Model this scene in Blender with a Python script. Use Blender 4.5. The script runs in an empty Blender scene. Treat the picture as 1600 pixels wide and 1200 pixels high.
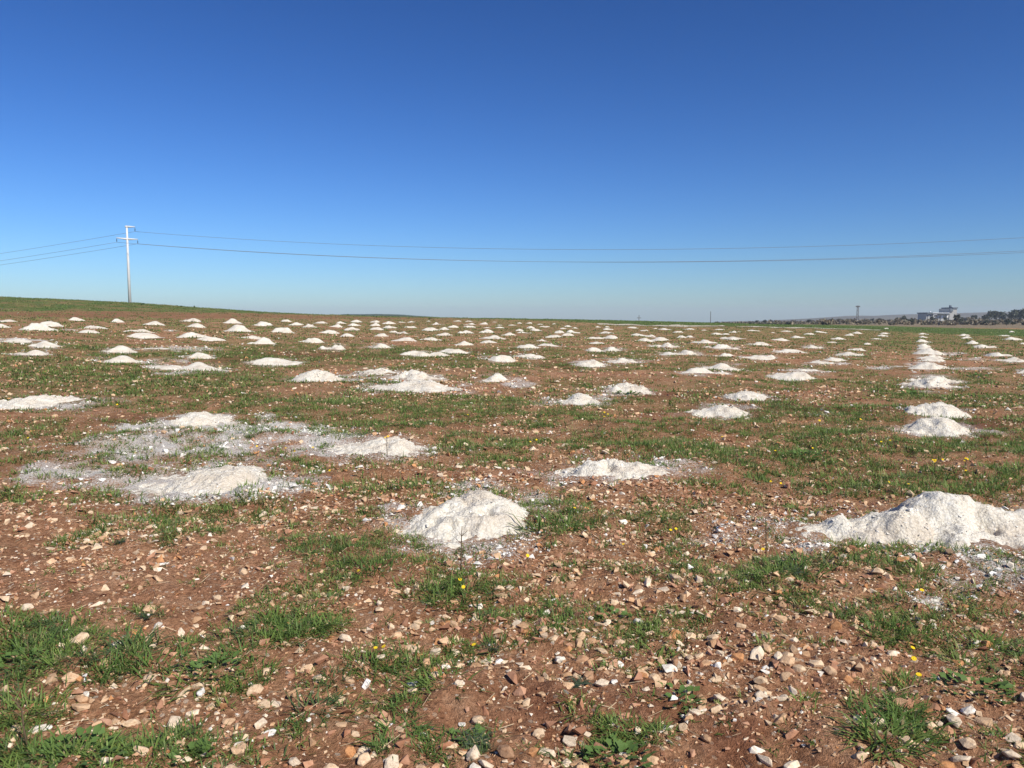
import bpy, bmesh, math, random
import numpy as np
from mathutils import Vector, Matrix

rng = np.random.default_rng(11)
random.seed(11)
S = bpy.context.scene
COL = S.collection

# ------------------------------------------------------------------ camera, sky, sun, exposure
EYE, FPX, HORIZ = 1.6, 1208.0, 497.0
PITCH = math.atan((600.0 - HORIZ) / FPX)
cam_d = bpy.data.cameras.new("camera")
cam_d.sensor_width = 36.0
cam_d.lens = 36.0 * FPX / 1600.0
cam_d.clip_start, cam_d.clip_end = 0.05, 20000
cam = bpy.data.objects.new("camera", cam_d)
cam.location = (0, 0, EYE)
cam.rotation_euler = (math.pi / 2 - PITCH, 0, 0)
COL.objects.link(cam)
S.camera = cam

SUN_EL = math.radians(43)
SUN_AZ = math.radians(138)            # clockwise from +Y (north): from the right, a little behind the camera
sun_dir = Vector((math.sin(SUN_AZ) * math.cos(SUN_EL), math.cos(SUN_AZ) * math.cos(SUN_EL), math.sin(SUN_EL)))

world = bpy.data.worlds.new("World")
S.world = world
world.use_nodes = True
wn = world.node_tree.nodes
wl = world.node_tree.links
wn.clear()
sky = wn.new("ShaderNodeTexSky")
sky.sky_type = 'NISHITA'
sky.sun_disc = False
sky.sun_elevation = SUN_EL
sky.sun_rotation = SUN_AZ
sky.altitude = 300
sky.air_density = 1.0
sky.dust_density = 0.35
sky.ozone_density = 3.0
hs = wn.new("ShaderNodeGamma")                      # clearer, deeper winter-blue air than the default atmosphere
hs.inputs["Gamma"].default_value = 1.45
tint = wn.new("ShaderNodeMix"); tint.data_type = 'RGBA'; tint.blend_type = 'MULTIPLY'
tint.inputs[0].default_value = 1.0
tint.inputs[7].default_value = (.193, .254, .352, 1)
bg = wn.new("ShaderNodeBackground")
bg.inputs["Strength"].default_value = 0.1
wo = wn.new("ShaderNodeOutputWorld")
wl.new(sky.outputs[0], hs.inputs["Color"])
satn = wn.new("ShaderNodeHueSaturation")
satn.inputs["Saturation"].default_value = 1.04
wl.new(hs.outputs[0], tint.inputs[6])
wl.new(tint.outputs[2], satn.inputs["Color"])
wl.new(satn.outputs[0], bg.inputs["Color"])
wl.new(bg.outputs[0], wo.inputs["Surface"])

sun_d = bpy.data.lights.new("sun", 'SUN')
sun_d.energy = 4.0
sun_d.angle = math.radians(0.53)
sun_d.color = (1.0, 0.94, 0.84)
sun = bpy.data.objects.new("sun", sun_d)
sun.rotation_euler = sun_dir.to_track_quat('Z', 'Y').to_euler()
sun.location = (20, -20, 30)
COL.objects.link(sun)

S.view_settings.view_transform = 'Standard'
S.view_settings.look = 'None'
S.view_settings.gamma = 1.0
S.view_settings.use_curve_mapping = False
S.view_settings.exposure = 0.5
S.cycles.max_bounces = 6
S.cycles.volume_bounces = 0

# ------------------------------------------------------------------ noise, terrain, pixel <-> world
def _hash(ix, iy, seed):
    h = (ix.astype(np.int64) * 374761393 + iy.astype(np.int64) * 668265263 + seed * 1442695041) & 0xFFFFFFFF
    h = ((h ^ (h >> 13)) * 1274126177) & 0xFFFFFFFF
    h = h ^ (h >> 16)
    return (h & 0xFFFF) / 65535.0

def vnoise(x, y, seed=0):
    ix, iy = np.floor(x), np.floor(y)
    fx, fy = x - ix, y - iy
    fx = fx * fx * (3 - 2 * fx); fy = fy * fy * (3 - 2 * fy)
    a, b = _hash(ix, iy, seed), _hash(ix + 1, iy, seed)
    c, d = _hash(ix, iy + 1, seed), _hash(ix + 1, iy + 1, seed)
    return (a * (1 - fx) + b * fx) * (1 - fy) + (c * (1 - fx) + d * fx) * fy

def fbm(x, y, scale, octaves=3, seed=0):
    """value noise around 0, roughly -1..1; scale = size of the largest lumps in metres"""
    s, amp, tot = np.zeros_like(x, dtype=float), 1.0, 0.0
    f = 1.0 / scale
    for o in range(octaves):
        s += amp * (vnoise(x * f * 1.0 + 17.3 * o, y * f + 5.1 * o, seed + o) * 2 - 1)
        tot += amp; amp *= 0.55; f *= 2.07
    return s / tot * 1.5

def sstep(a, b, v):
    t = np.clip((v - a) / (b - a), 0, 1)
    return t * t * (3 - 2 * t)

_px = np.arange(-1400, 3001, 5.0)
_hc = np.interp(_px, [-1400, -400, 0, 200, 330, 450, 560, 700, 800, 900, 1000, 1100, 1250, 1400, 1500, 1600, 3000],
                [6.0, 5.3, 4.0, 3.38, 2.7, 2.1, 1.85, 1.6, 1.5, 1.38, 1.2, 1.0, .6, .25, .1, 0, 0])
_k = np.exp(-0.5 * (np.arange(-20, 21) / 8.0) ** 2); _k /= _k.sum()
_hc = np.convolve(np.pad(_hc, 20, mode='edge'), _k, mode='valid')
_yy = np.arange(-50, 3001, 1.0)
_pp = np.interp(_yy, [-50, 8, 16, 25, 48, 60, 75, 85, 95, 112, 150, 250, 400, 3000],
                [0, 0, .09, .2, .42, .56, .86, 1.0, 1.02, .94, .5, -.6, -1.2, -1.2])
_k2 = np.exp(-0.5 * (np.arange(-12, 13) / 3.5) ** 2); _k2 /= _k2.sum()
_pp = np.convolve(np.pad(_pp, 12, mode='edge'), _k2, mode='valid')

def macro(x, y):
    yc = np.maximum(y, 1.0)
    u = np.clip(x / yc * FPX + 800, -1400, 3000)
    h = np.interp(u, _px, _hc) * np.interp(y, _yy, _pp)
    r = np.hypot(x, y)
    return h - 22 * sstep(330, 1500, r)

def micro(x, y):
    r = np.hypot(x, y)
    fade = 1 - sstep(60, 160, r)
    z = 0.045 * fbm(x, y, 1.6, 2, 3) + 0.03 * fbm(x * 0.45, y, 0.55, 2, 9) * fade
    near = 1 - sstep(9, 22, r)
    z = z + near * (0.026 * fbm(x, y, 0.20, 2, 21) + 0.014 * fbm(x, y, 0.065, 2, 33))
    return z

def ground(x, y):
    x = np.asarray(x, float); y = np.asarray(y, float)
    return macro(x, y) + micro(x, y)

CP, SP = math.cos(PITCH), math.sin(PITCH)

def project(x, y, z):
    dz = z - EYE
    f = y * CP - dz * SP
    u = y * SP + dz * CP
    f = np.where(np.abs(f) < 1e-6, 1e-6, f)
    return 800 + FPX * x / f, 600 - FPX * u / f

def ray(px, py):
    a = (np.asarray(px, float) - 800) / FPX
    b = (600 - np.asarray(py, float)) / FPX
    return a, CP + b * SP, -SP + b * CP        # x, y, z direction

_march = np.geomspace(1.2, 420, 1400)
def px2ground(px, py):
    """where a photo pixel's ray meets the terrain: (x, y)"""
    dx, dy, dz = ray(px, py)
    Y = _march
    t = Y / dy
    X, Z = dx * t, EYE + dz * t
    d = Z - macro(X, Y)
    i = np.argmax(d < 0) if (d < 0).any() else len(Y) - 1
    if i == 0: i = 1
    k = d[i - 1] / (d[i - 1] - d[i] + 1e-9)
    k = min(max(k, 0), 1)
    yy = Y[i - 1] + (Y[i] - Y[i - 1]) * k
    return float(dx * yy / dy), float(yy)

def at_depth(px, py, Y):
    dx, dy, dz = ray(px, py)
    t = Y / dy
    return float(dx * t), float(Y), float(EYE + dz * t)

# ------------------------------------------------------------------ helpers
def obj(name, me, mat=None, parent=None, label=None, cat=None, group=None, kind=None):
    o = bpy.data.objects.new(name, me)
    COL.objects.link(o)
    if mat is not None and me is not None and len(me.materials) == 0:
        me.materials.append(mat)
    if parent is not None: o.parent = parent
    if label: o["label"] = label
    if cat: o["category"] = cat
    if group: o["group"] = group
    if kind: o["kind"] = kind
    return o

def tri_mesh(name, V, F, col=None, smooth=False, quads=False):
    V = np.ascontiguousarray(V, dtype=np.float32); F = np.ascontiguousarray(F, dtype=np.int32)
    n = F.shape[1]
    me = bpy.data.meshes.new(name)
    me.vertices.add(len(V)); me.vertices.foreach_set("co", V.ravel())
    me.loops.add(F.size); me.loops.foreach_set("vertex_index", F.ravel())
    me.polygons.add(len(F))
    me.polygons.foreach_set("loop_start", np.arange(0, F.size, n, dtype=np.int32))
    me.update(calc_edges=True)
    if smooth: me.shade_smooth()
    else: me.shade_flat()
    if col is not None:
        a = me.color_attributes.new("tint", 'FLOAT_COLOR', 'POINT')
        c4 = np.ones((len(V), 4), np.float32); c4[:, :3] = col
        a.data.foreach_set("color", c4.ravel())
    return me

def attr(me, name, vals):
    a = me.attributes.new(name, 'FLOAT', 'POINT')
    a.data.foreach_set("value", np.ascontiguousarray(vals, dtype=np.float32))

class MB:
    """collects boxes / tubes into one mesh"""
    def __init__(s): s.V, s.F = [], []
    def add(s, V, F):
        o = len(s.V); s.V += [tuple(v) for v in V]; s.F += [tuple(i + o for i in f) for f in F]; return s
    def box(s, x0, x1, y0, y1, z0, z1):
        V = [(x, y, z) for z in (z0, z1) for y in (y0, y1) for x in (x0, x1)]
        return s.add(V, [(0, 2, 3, 1), (4, 5, 7, 6), (0, 1, 5, 4), (2, 6, 7, 3), (0, 4, 6, 2), (1, 3, 7, 5)])
    def tube(s, pts, rad, n=8, cap=True):
        pts = [Vector(p) for p in pts]
        rad = rad if hasattr(rad, '__len__') else [rad] * len(pts)
        V = []; F = []
        for i, p in enumerate(pts):
            d = (pts[min(i + 1, len(pts) - 1)] - pts[max(i - 1, 0)]).normalized()
            a = d.cross(Vector((0, 0, 1)) if abs(d.z) < .9 else Vector((0, 1, 0))).normalized(); b = d.cross(a)
            for k in range(n):
                t = 2 * math.pi * k / n
                V.append(p + (a * math.cos(t) + b * math.sin(t)) * rad[i])
        for i in range(len(pts) - 1):
            for k in range(n):
                F.append((i * n + k, i * n + (k + 1) % n, (i + 1) * n + (k + 1) % n, (i + 1) * n + k))
        if cap:
            F.append(tuple(range(n))[::-1]); F.append(tuple((len(pts) - 1) * n + k for k in range(n)))
        return s.add(V, F)
    def mesh(s, name, smooth=False):
        me = bpy.data.meshes.new(name); me.from_pydata(s.V, [], s.F); me.update()
        bm = bmesh.new(); bm.from_mesh(me); bmesh.ops.recalc_face_normals(bm, faces=bm.faces); bm.to_mesh(me); bm.free()
        me.shade_smooth() if smooth else me.shade_flat()
        return me

# ------------------------------------------------------------------ materials
def new_mat(name):
    m = bpy.data.materials.new(name); m.use_nodes = True
    nt = m.node_tree; nt.nodes.clear()
    out = nt.nodes.new("ShaderNodeOutputMaterial")
    b = nt.nodes.new("ShaderNodeBsdfPrincipled")
    b.inputs["Roughness"].default_value = 0.9
    b.inputs["Specular IOR Level"].default_value = 0.15
    nt.links.new(b.outputs[0], out.inputs["Surface"])
    return m, nt, b, out

def N(nt, t, **kw):
    n = nt.nodes.new(t)
    for k, v in kw.items():
        if k in n.inputs: n.inputs[k].default_value = v
        else: setattr(n, k, v)
    return n

def noise(nt, vec, scale, detail=4, rough=.6):
    n = N(nt, "ShaderNodeTexNoise", Scale=scale, Detail=detail, Roughness=rough)
    nt.links.new(vec, n.inputs["Vector"]); return n.outputs["Fac"]

def ramp(nt, fac, stops):
    r = nt.nodes.new("ShaderNodeValToRGB"); e = r.color_ramp.elements
    while len(e) < len(stops): e.new(0.5)
    for el, (p, c) in zip(e, stops):
        el.position = p; el.color = (*c, 1) if len(c) == 3 else c
    nt.links.new(fac, r.inputs[0]); return r.outputs[0]

def mix(nt, fac, a, b, mode='MIX'):
    m = nt.nodes.new("ShaderNodeMix"); m.data_type = 'RGBA'; m.blend_type = mode
    for sock, v in ((m.inputs[0], fac), (m.inputs[6], a), (m.inputs[7], b)):
        if hasattr(v, 'is_linked'): nt.links.new(v, sock)
        elif isinstance(v, (int, float)): sock.default_value = v
        else: sock.default_value = (*v, 1)
    return m.outputs[2]

def math_n(nt, op, a, b=None, clamp=False):
    m = nt.nodes.new("ShaderNodeMath"); m.operation = op; m.use_clamp = clamp
    for s, v in ((m.inputs[0], a), (m.inputs[1], b)):
        if v is None: continue
        if hasattr(v, 'is_linked'): nt.links.new(v, s)
        else: s.default_value = v
    return m.outputs[0]

def bump(nt, b, h, strength, dist):
    n = N(nt, "ShaderNodeBump", Strength=strength, Distance=dist)
    nt.links.new(h, n.inputs["Height"]); nt.links.new(n.outputs[0], b.inputs["Normal"])

def attr_fac(nt, name):
    a = nt.nodes.new("ShaderNodeAttribute"); a.attribute_name = name; return a

def simple(name, colr, var=0.15, scale=3.0, rough=0.8, bmp=0.0):
    m, nt, b, _ = new_mat(name)
    tc = nt.nodes.new("ShaderNodeTexCoord").outputs["Object"]
    f = noise(nt, tc, scale, 5)
    lo = tuple(c * (1 - var) for c in colr); hi = tuple(min(1, c * (1 + var)) for c in colr)
    nt.links.new(ramp(nt, f, [(.3, lo), (.7, hi)]), b.inputs["Base Color"])
    b.inputs["Roughness"].default_value = rough
    if bmp: bump(nt, b, f, .5, bmp)
    return m

# soil -------------------------------------------------------------
M_GROUND, nt, b, _ = new_mat("field_soil")
P = nt.nodes.new("ShaderNodeTexCoord").outputs["Object"]
n1 = noise(nt, P, 0.7, 5, .65); n2 = noise(nt, P, 6.0, 5, .7); n3 = noise(nt, P, 45.0, 4, .7); n4 = noise(nt, P, 160.0, 3, .7)
soil = ramp(nt, n2, [(.25, (.275, .130, .068)), (.5, (.43, .235, .132)), (.78, (.57, .37, .23))])
soil2 = ramp(nt, n1, [(.3, (.78, .70, .66)), (.7, (1.15, 1.12, 1.1))])
soil = mix(nt, 1.0, soil, soil2, 'MULTIPLY')
grit = ramp(nt, n3, [(.34, (.42, .38, .35)), (.53, (1, 1, 1)), (.70, (1.6, 1.65, 1.7))])
soil = mix(nt, .75, soil, grit, 'MULTIPLY')
vor = N(nt, "ShaderNodeTexVoronoi", Scale=26.0); nt.links.new(P, vor.inputs["Vector"])
peb = math_n(nt, 'LESS_THAN', vor.outputs["Distance"], .30)
pick = nt.nodes.new("ShaderNodeSeparateColor"); nt.links.new(vor.outputs["Color"], pick.inputs[0])
peb = math_n(nt, 'MULTIPLY', peb, math_n(nt, 'GREATER_THAN', pick.outputs[0], .62))
pebc = mix(nt, pick.outputs[1], (.50, .33, .21), (.66, .54, .41))
soil = mix(nt, math_n(nt, 'MULTIPLY', peb, .85), soil, pebc)
wet = attr_fac(nt, "moist")
soil = mix(nt, math_n(nt, 'MULTIPLY', wet.outputs["Fac"], .95), soil, mix(nt, n3, (.13, .045, .025), (.24, .095, .055)))
gr = attr_fac(nt, "green")
gcol = ramp(nt, n3, [(.25, (.055, .080, .022)), (.55, (.105, .150, .042)), (.8, (.20, .23, .085))])
gmask = math_n(nt, 'MULTIPLY', gr.outputs["Fac"], ramp(nt, noise(nt, P, 9.0, 5, .75), [(.35, (0, 0, 0)), (.6, (1, 1, 1))]), True)
crop = attr_fac(nt, "crop")
gmask = math_n(nt, 'MAXIMUM', gmask, crop.outputs["Fac"])
soil = mix(nt, gmask, soil, gcol)
soil = mix(nt, attr_fac(nt, "scrubland").outputs["Fac"], soil, mix(nt, n1, (.17, .13, .085), (.27, .215, .14)))
lim = attr_fac(nt, "lime")
lmask = math_n(nt, 'ADD', lim.outputs["Fac"], math_n(nt, 'MULTIPLY', math_n(nt, 'SUBTRACT', noise(nt, P, 48.0, 6, .85), .5), 2.3))
lmask = ramp(nt, lmask, [(.28, (0, 0, 0)), (.58, (1, 1, 1))])
lmask = math_n(nt, 'MULTIPLY', lmask, math_n(nt, 'GREATER_THAN', lim.outputs["Fac"], .02))
limec = mix(nt, n3, (.68, .63, .55), (.84, .81, .74))
soil = mix(nt, math_n(nt, 'MULTIPLY', lmask, .93), soil, limec)
nt.links.new(soil, b.inputs["Base Color"])
b.inputs["Roughness"].default_value = 1.0
b.inputs["Specular IOR Level"].default_value = 0.05
hh = math_n(nt, 'ADD', math_n(nt, 'MULTIPLY', n3, .7), math_n(nt, 'MULTIPLY', n4, .35))
hh = math_n(nt, 'ADD', hh, math_n(nt, 'MULTIPLY', peb, .12))
bump(nt, b, hh, 1.0, .045)

# lime heaps ---------------------------------------------------------
M_LIME, nt, b, _ = new_mat("lime_heap")
P = nt.nodes.new("ShaderNodeTexCoord").outputs["Object"]
a1 = noise(nt, P, 14, 5, .7); a2 = noise(nt, P, 70, 4, .75)
vor = N(nt, "ShaderNodeTexVoronoi", Scale=48.0); nt.links.new(P, vor.inputs["Vector"])
pit = ramp(nt, vor.outputs["Distance"], [(.45, (1, 1, 1)), (.75, (.80, .78, .75))])
c = ramp(nt, a1, [(.3, (.66, .60, .48)), (.5, (.755, .71, .605)), (.7, (.81, .785, .71))])
c = mix(nt, math_n(nt, 'MULTIPLY', ramp(nt, noise(nt, P, 3.2, 4, .6), [(.44, (0, 0, 0)), (.66, (1, 1, 1))]), .7), c, (.62, .525, .405))
c = mix(nt, .8, c, pit, 'MULTIPLY')
c = mix(nt, ramp(nt, a2, [(.27, (1, 1, 1)), (.36, (0, 0, 0))]), c, (.50, .44, .36))
dirt = attr_fac(nt, "dirt")
dm = math_n(nt, 'ADD', dirt.outputs["Fac"], math_n(nt, 'SUBTRACT', noise(nt, P, 11, 5, .75), .5))
dm = ramp(nt, dm, [(.42, (0, 0, 0)), (.62, (1, 1, 1))])
c = mix(nt, dm, c, mix(nt, a2, (.20, .13, .09), (.42, .34, .27)))
nt.links.new(c, b.inputs["Base Color"])
b.inputs["Roughness"].default_value = 1.0; b.inputs["Specular IOR Level"].default_value = 0.05
hh = math_n(nt, 'ADD', math_n(nt, 'MULTIPLY', vor.outputs["Distance"], -.5), math_n(nt, 'MULTIPLY', a2, .8))
bump(nt, b, hh, .8, .02)

# stones: tint from the mesh, or from the object's own colour -------------
def stone_mat(name, use_obj):
    m, nt, b, _ = new_mat(name)
    P = nt.nodes.new("ShaderNodeTexCoord").outputs["Object"]
    if use_obj: base = nt.nodes.new("ShaderNodeObjectInfo").outputs["Color"]
    else: base = attr_fac(nt, "tint").outputs["Color"]
    f = noise(nt, P, 2.4 if use_obj else 22, 5, .7); f2 = noise(nt, P, 10 if use_obj else 120, 3, .7)
    c = mix(nt, 1.0, base, ramp(nt, f, [(.3, (.70, .62, .56)), (.52, (1, 1, 1)), (.75, (1.22, 1.24, 1.26))]), 'MULTIPLY')
    nt.links.new(c, b.inputs["Base Color"])
    b.inputs["Roughness"].default_value = .95
    b.inputs["Specular IOR Level"].default_value = 0.1
    bump(nt, b, math_n(nt, 'ADD', f, math_n(nt, 'MULTIPLY', f2, .5)), .5, .008)
    return m
M_STONE, M_GRAVEL = stone_mat("limestone", True), stone_mat("gravel", False)

def leaf_mat(name, tint=True, colr=(.06, .11, .02), trans=.35):
    m, nt, b, out = new_mat(name)
    if tint: base = attr_fac(nt, "tint").outputs["Color"]
    else:
        P = nt.nodes.new("ShaderNodeTexCoord").outputs["Object"]
        base = ramp(nt, noise(nt, P, 30, 4), [(.3, tuple(v * .7 for v in colr)), (.7, tuple(v * 1.35 for v in colr))])
    nt.links.new(base, b.inputs["Base Color"])
    b.inputs["Roughness"].default_value = .55; b.inputs["Specular IOR Level"].default_value = .3
    tr = nt.nodes.new("ShaderNodeBsdfTranslucent"); nt.links.new(base, tr.inputs["Color"])
    ms = nt.nodes.new("ShaderNodeMixShader"); ms.inputs[0].default_value = trans
    nt.links.new(b.outputs[0], ms.inputs[1]); nt.links.new(tr.outputs[0], ms.inputs[2])
    nt.links.new(ms.outputs[0], out.inputs["Surface"])
    return m
M_GRASS = leaf_mat("grass_blades")
M_WEED = leaf_mat("weed_leaves", False, (.12, .20, .05), .3)
M_WEED2 = leaf_mat("feathery_weed", False, (.085, .12, .065), .25)
M_FOLIAGE = leaf_mat("tree_foliage", True, trans=.2)
M_STEM = simple("weed_stem", (.10, .11, .035))
M_DRYSTEM = simple("dry_stem", (.12, .085, .05))
M_YELLOW = simple("yellow_petals", (.85, .58, .02), .1, 40)
M_STRAW = simple("dry_straw", (.42, .32, .20), .3, 3)
M_CONC = simple("pole_concrete", (.62, .62, .60), .08, 4, .8)
M_INSUL = simple("insulator_glass", (.05, .07, .09), .1, 8, .4)
M_WIRE = simple("wire_aluminium", (.22, .24, .28), .05, 3, .6)
M_POLE_D = simple("far_pole_wood", (.16, .15, .14), .1, 3)
M_HOUSE = simple("house_plaster", (.40, .40, .37), .1, .8)
M_HOUSE_L = simple("house_render", (.46, .46, .43), .1, .8)
M_DARK = simple("shuttered_opening", (.05, .055, .06), .1, 2)
M_WHITE = simple("white_paint", (.8, .8, .78), .05, 2)
M_TANKD = simple("dark_tank", (.14, .17, .19), .1, 2)
M_BARK = simple("bark", (.09, .075, .06), .2, 8)
M_HILL = simple("far_hill_scrub", (.14, .125, .09), .3, .01)
M_HILLG = simple("far_ridge_green", (.05, .075, .035), .3, .02)
M_TRACK = simple("pale_track", (.50, .44, .34), .15, .6)

# ------------------------------------------------------------------ zones of the field, read off the photo
PATCH = [(60, 580, 170, 24, .8), (260, 600, 190, 28, .8), (480, 640, 160, 30, .7), (640, 645, 130, 26, .6), (330, 640, 90, 14, .5),
         (870, 650, 110, 16, .55), (930, 672, 130, 20, .6), (1080, 708, 65, 13, .8), (1250, 712, 65, 20, .9), (1100, 630, 160, 12, .45),
         (1440, 760, 130, 22, .9), (1570, 765, 70, 22, .8), (865, 820, 70, 20, .9), (575, 742, 26, 20, .8), (640, 780, 70, 22, .6),
         (650, 885, 120, 26, .7), (720, 915, 85, 28, .9), (1250, 890, 110, 24, .9), (1440, 865, 60, 16, .8), (1400, 985, 70, 22, .8),
         (60, 1000, 120, 36, .95), (90, 1060, 110, 30, .8), (310, 1025, 170, 45, .75), (450, 985, 90, 30, .75), (340, 1055, 90, 28, .7),
         (110, 840, 65, 20, .8), (490, 862, 70, 22, .7), (150, 1185, 130, 26, .85), (600, 890, 80, 22, .5), (1390, 1135, 55, 40, .9),
         (1540, 1060, 80, 40, .7), (1440, 1070, 50, 22, .6), (720, 1165, 110, 30, .6), (1040, 1000, 40, 26, .7), (575, 1035, 60, 16, .6),
         (790, 1050, 50, 20, .5), (1080, 955, 60, 18, .6), (30, 770, 40, 20, .6), (950, 730, 100, 12, .3), (1200, 770, 110, 16, .4),
         (1250, 590, 60, 8, .4), (1320, 690, 140, 20, .4), (1530, 590, 40, 8, .6), (1420, 612, 30, 7, .8), (1540, 940, 70, 30, .6),
         (1000, 830, 120, 25, .35), (1500, 531, 220, 11, .85), (1350, 530, 90, 7, .7), (1150, 524, 230, 9, .65), (900, 515, 330, 9, .55), (650, 525, 200, 7, .4), (560, 660, 200, 30, .5), (1110, 840, 70, 25, .45), (360, 790, 110, 14, .6), (610, 715, 120, 10, .4), (540, 830, 60, 16, .5),
         (430, 870, 60, 20, .4), (200, 880, 60, 20, .25), (950, 905, 50, 14, .3), (880, 950, 80, 16, .45), (1500, 690, 110, 18, .4)]
DRY = [(250, 900, 260, 45, .55), (130, 905, 170, 50, .4), (60, 820, 60, 25, .4), (1200, 1020, 170, 60, .45), (820, 1100, 180, 60, .35), (1100, 870, 60, 20, .2),
       (900, 600, 300, 20, .2), (1300, 570, 300, 18, .2), (500, 505, 900, 9, .1), (700, 520, 800, 22, .12), (420, 1110, 120, 30, .3), (1130, 1130, 120, 40, .35)]
MOIST = [(500, 556, 130, 5, .8), (1330, 640, 170, 6, .8), (1530, 662, 90, 7, .8), (760, 552, 80, 5, .7), (880, 570, 60, 4, .6), (370, 563, 40, 4, .7),
         (1060, 618, 60, 5, .7), (1100, 620, 120, 5, .5), (620, 890, 60, 8, .3), (1040, 1110, 60, 20, .5), (1150, 1140, 60, 30, .5), (860, 1090, 60, 22, .5),
         (1080, 640, 110, 6, .5), (200, 660, 60, 7, .4), (900, 1110, 120, 30, .4)]
LIME = [(370, 672, 190, 20, .95), (260, 712, 200, 30, .56), (120, 745, 120, 22, .58), (460, 672, 120, 16, .85), (330, 690, 120, 14, .75), (290, 752, 170, 30, .68), (400, 700, 120, 14, .5), (760, 785, 90, 20, .52), (780, 775, 60, 14, .5), (640, 805, 50, 14, .4),
        (1340, 835, 170, 26, .6), (1560, 885, 110, 46, .62), (1510, 855, 130, 30, .6), (290, 545, 60, 5, .6), (250, 565, 50, 6, .5), (300, 580, 70, 6, .5),
        (560, 592, 50, 8, .5), (640, 597, 60, 6, .5), (810, 598, 30, 6, .55), (860, 625, 40, 7, .45), (1070, 735, 45, 12, .4), (600, 712, 70, 8, .4),
        (1400, 572, 40, 3, .8), (1500, 575, 60, 3, .55), (1385, 573, 30, 3, .6), (1480, 553, 30, 2.5, .6), (1530, 563, 40, 2.5, .5), (1300, 567, 40, 3, .5),
        (1100, 556, 70, 3, .5), (1185, 560, 30, 3, .6), (30, 532, 40, 3, .7), (40, 550, 40, 3, .4), (1290, 650, 30, 5, .3), (1540, 675, 50, 6, .45),
        (1480, 680, 50, 7, .4), (1250, 810, 50, 12, .35), (520, 700, 60, 9, .45), (100, 630, 70, 7, .4), (265, 517, 20, 2, .5), (105, 516, 14, 2, .5)]

def ell(tab, px, py, seed, X, Y):
    w = fbm(X, Y, 0.5, 3, seed) * 0.42
    v = np.zeros_like(px)
    for cx, cy, rx, ry, s in tab:
        d = np.sqrt(((px - cx) / rx) ** 2 + ((py - cy) / ry) ** 2) + w
        v = np.maximum(v, s * (1 - sstep(.65, 1.3, d)))
    return v

def zones(X, Y):
    Z = macro(X, Y)
    px, py = project(X, Y, Z)
    front = (Y > 1.0)
    n = fbm(X, Y, 2.2, 4, 50)
    n2 = fbm(X * .5, Y, 0.7, 3, 61)
    base = .53 + .40 * n + .36 * n2 + .10 * sstep(6, 14, np.hypot(X, Y)) + .30 * sstep(30, 60, Y)
    g = np.clip(base, 0, 1) * .85
    g = np.maximum(g, ell(PATCH, px, py, 70, X, Y))
    g = np.clip(g - ell(DRY, px, py, 71, X, Y), 0, 1)
    # hillside on the far side of the heaps, and the sown field beyond
    top = np.interp(px, [-600, 0, 200, 400, 600, 800, 930, 1000, 1150, 1300, 1450, 1600, 2300], [440, 488, 487, 490, 496.5, 500, 504.5, 508, 510, 514, 521, 526, 545])
    red = np.interp(px, [-600, 0, 200, 400, 600, 800, 930], [455, 495, 497, 497, 499, 499, 503])
    soft = 1.2 * n + .8 * n2
    far = sstep(30, 45, Y)
    crop = (1 - sstep(-1, 1.0, py - top + soft)) * far * (Y < 1e5)
    endf = np.interp(px, [-600, 900, 1100, 1250, 1400, 1480, 1600, 2300], [0, 0, 502.5, 506.5, 509.5, 512, 514.5, 523])
    crop = crop * np.where(Y > 60, sstep(-.7, .7, py - endf), 1)
    crop = crop * np.where(px < 760, np.clip(.86 + .5 * n + .35 * n2, .25, 1), 1)
    redm = (1 - sstep(-1, 1.2, py - red + soft)) * far * (1 - crop) * (px < 950) * .55
    lime = np.clip(ell(LIME, px, py, 80, X, Y) * (.75 + .5 * fbm(X, Y, .35, 3, 83)), 0, 1)
    MO = [(a_, b_, c_, d_ * 1.4, e_) for a_, b_, c_, d_, e_ in MOIST]
    moist = np.maximum(ell(MO, px, py, 90, X, Y), redm)
    g = np.where(front, g, .4)
    g = np.where(redm > .2, g * .45, g)
    beyond = (Y > 95) & (crop < .3)
    g = np.where(beyond, .55 + .3 * n, g)
    return np.clip(g, 0, 1), np.where(front, crop, 0), np.where(front, lime, 0), np.where(front, moist, 0), px, py

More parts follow.
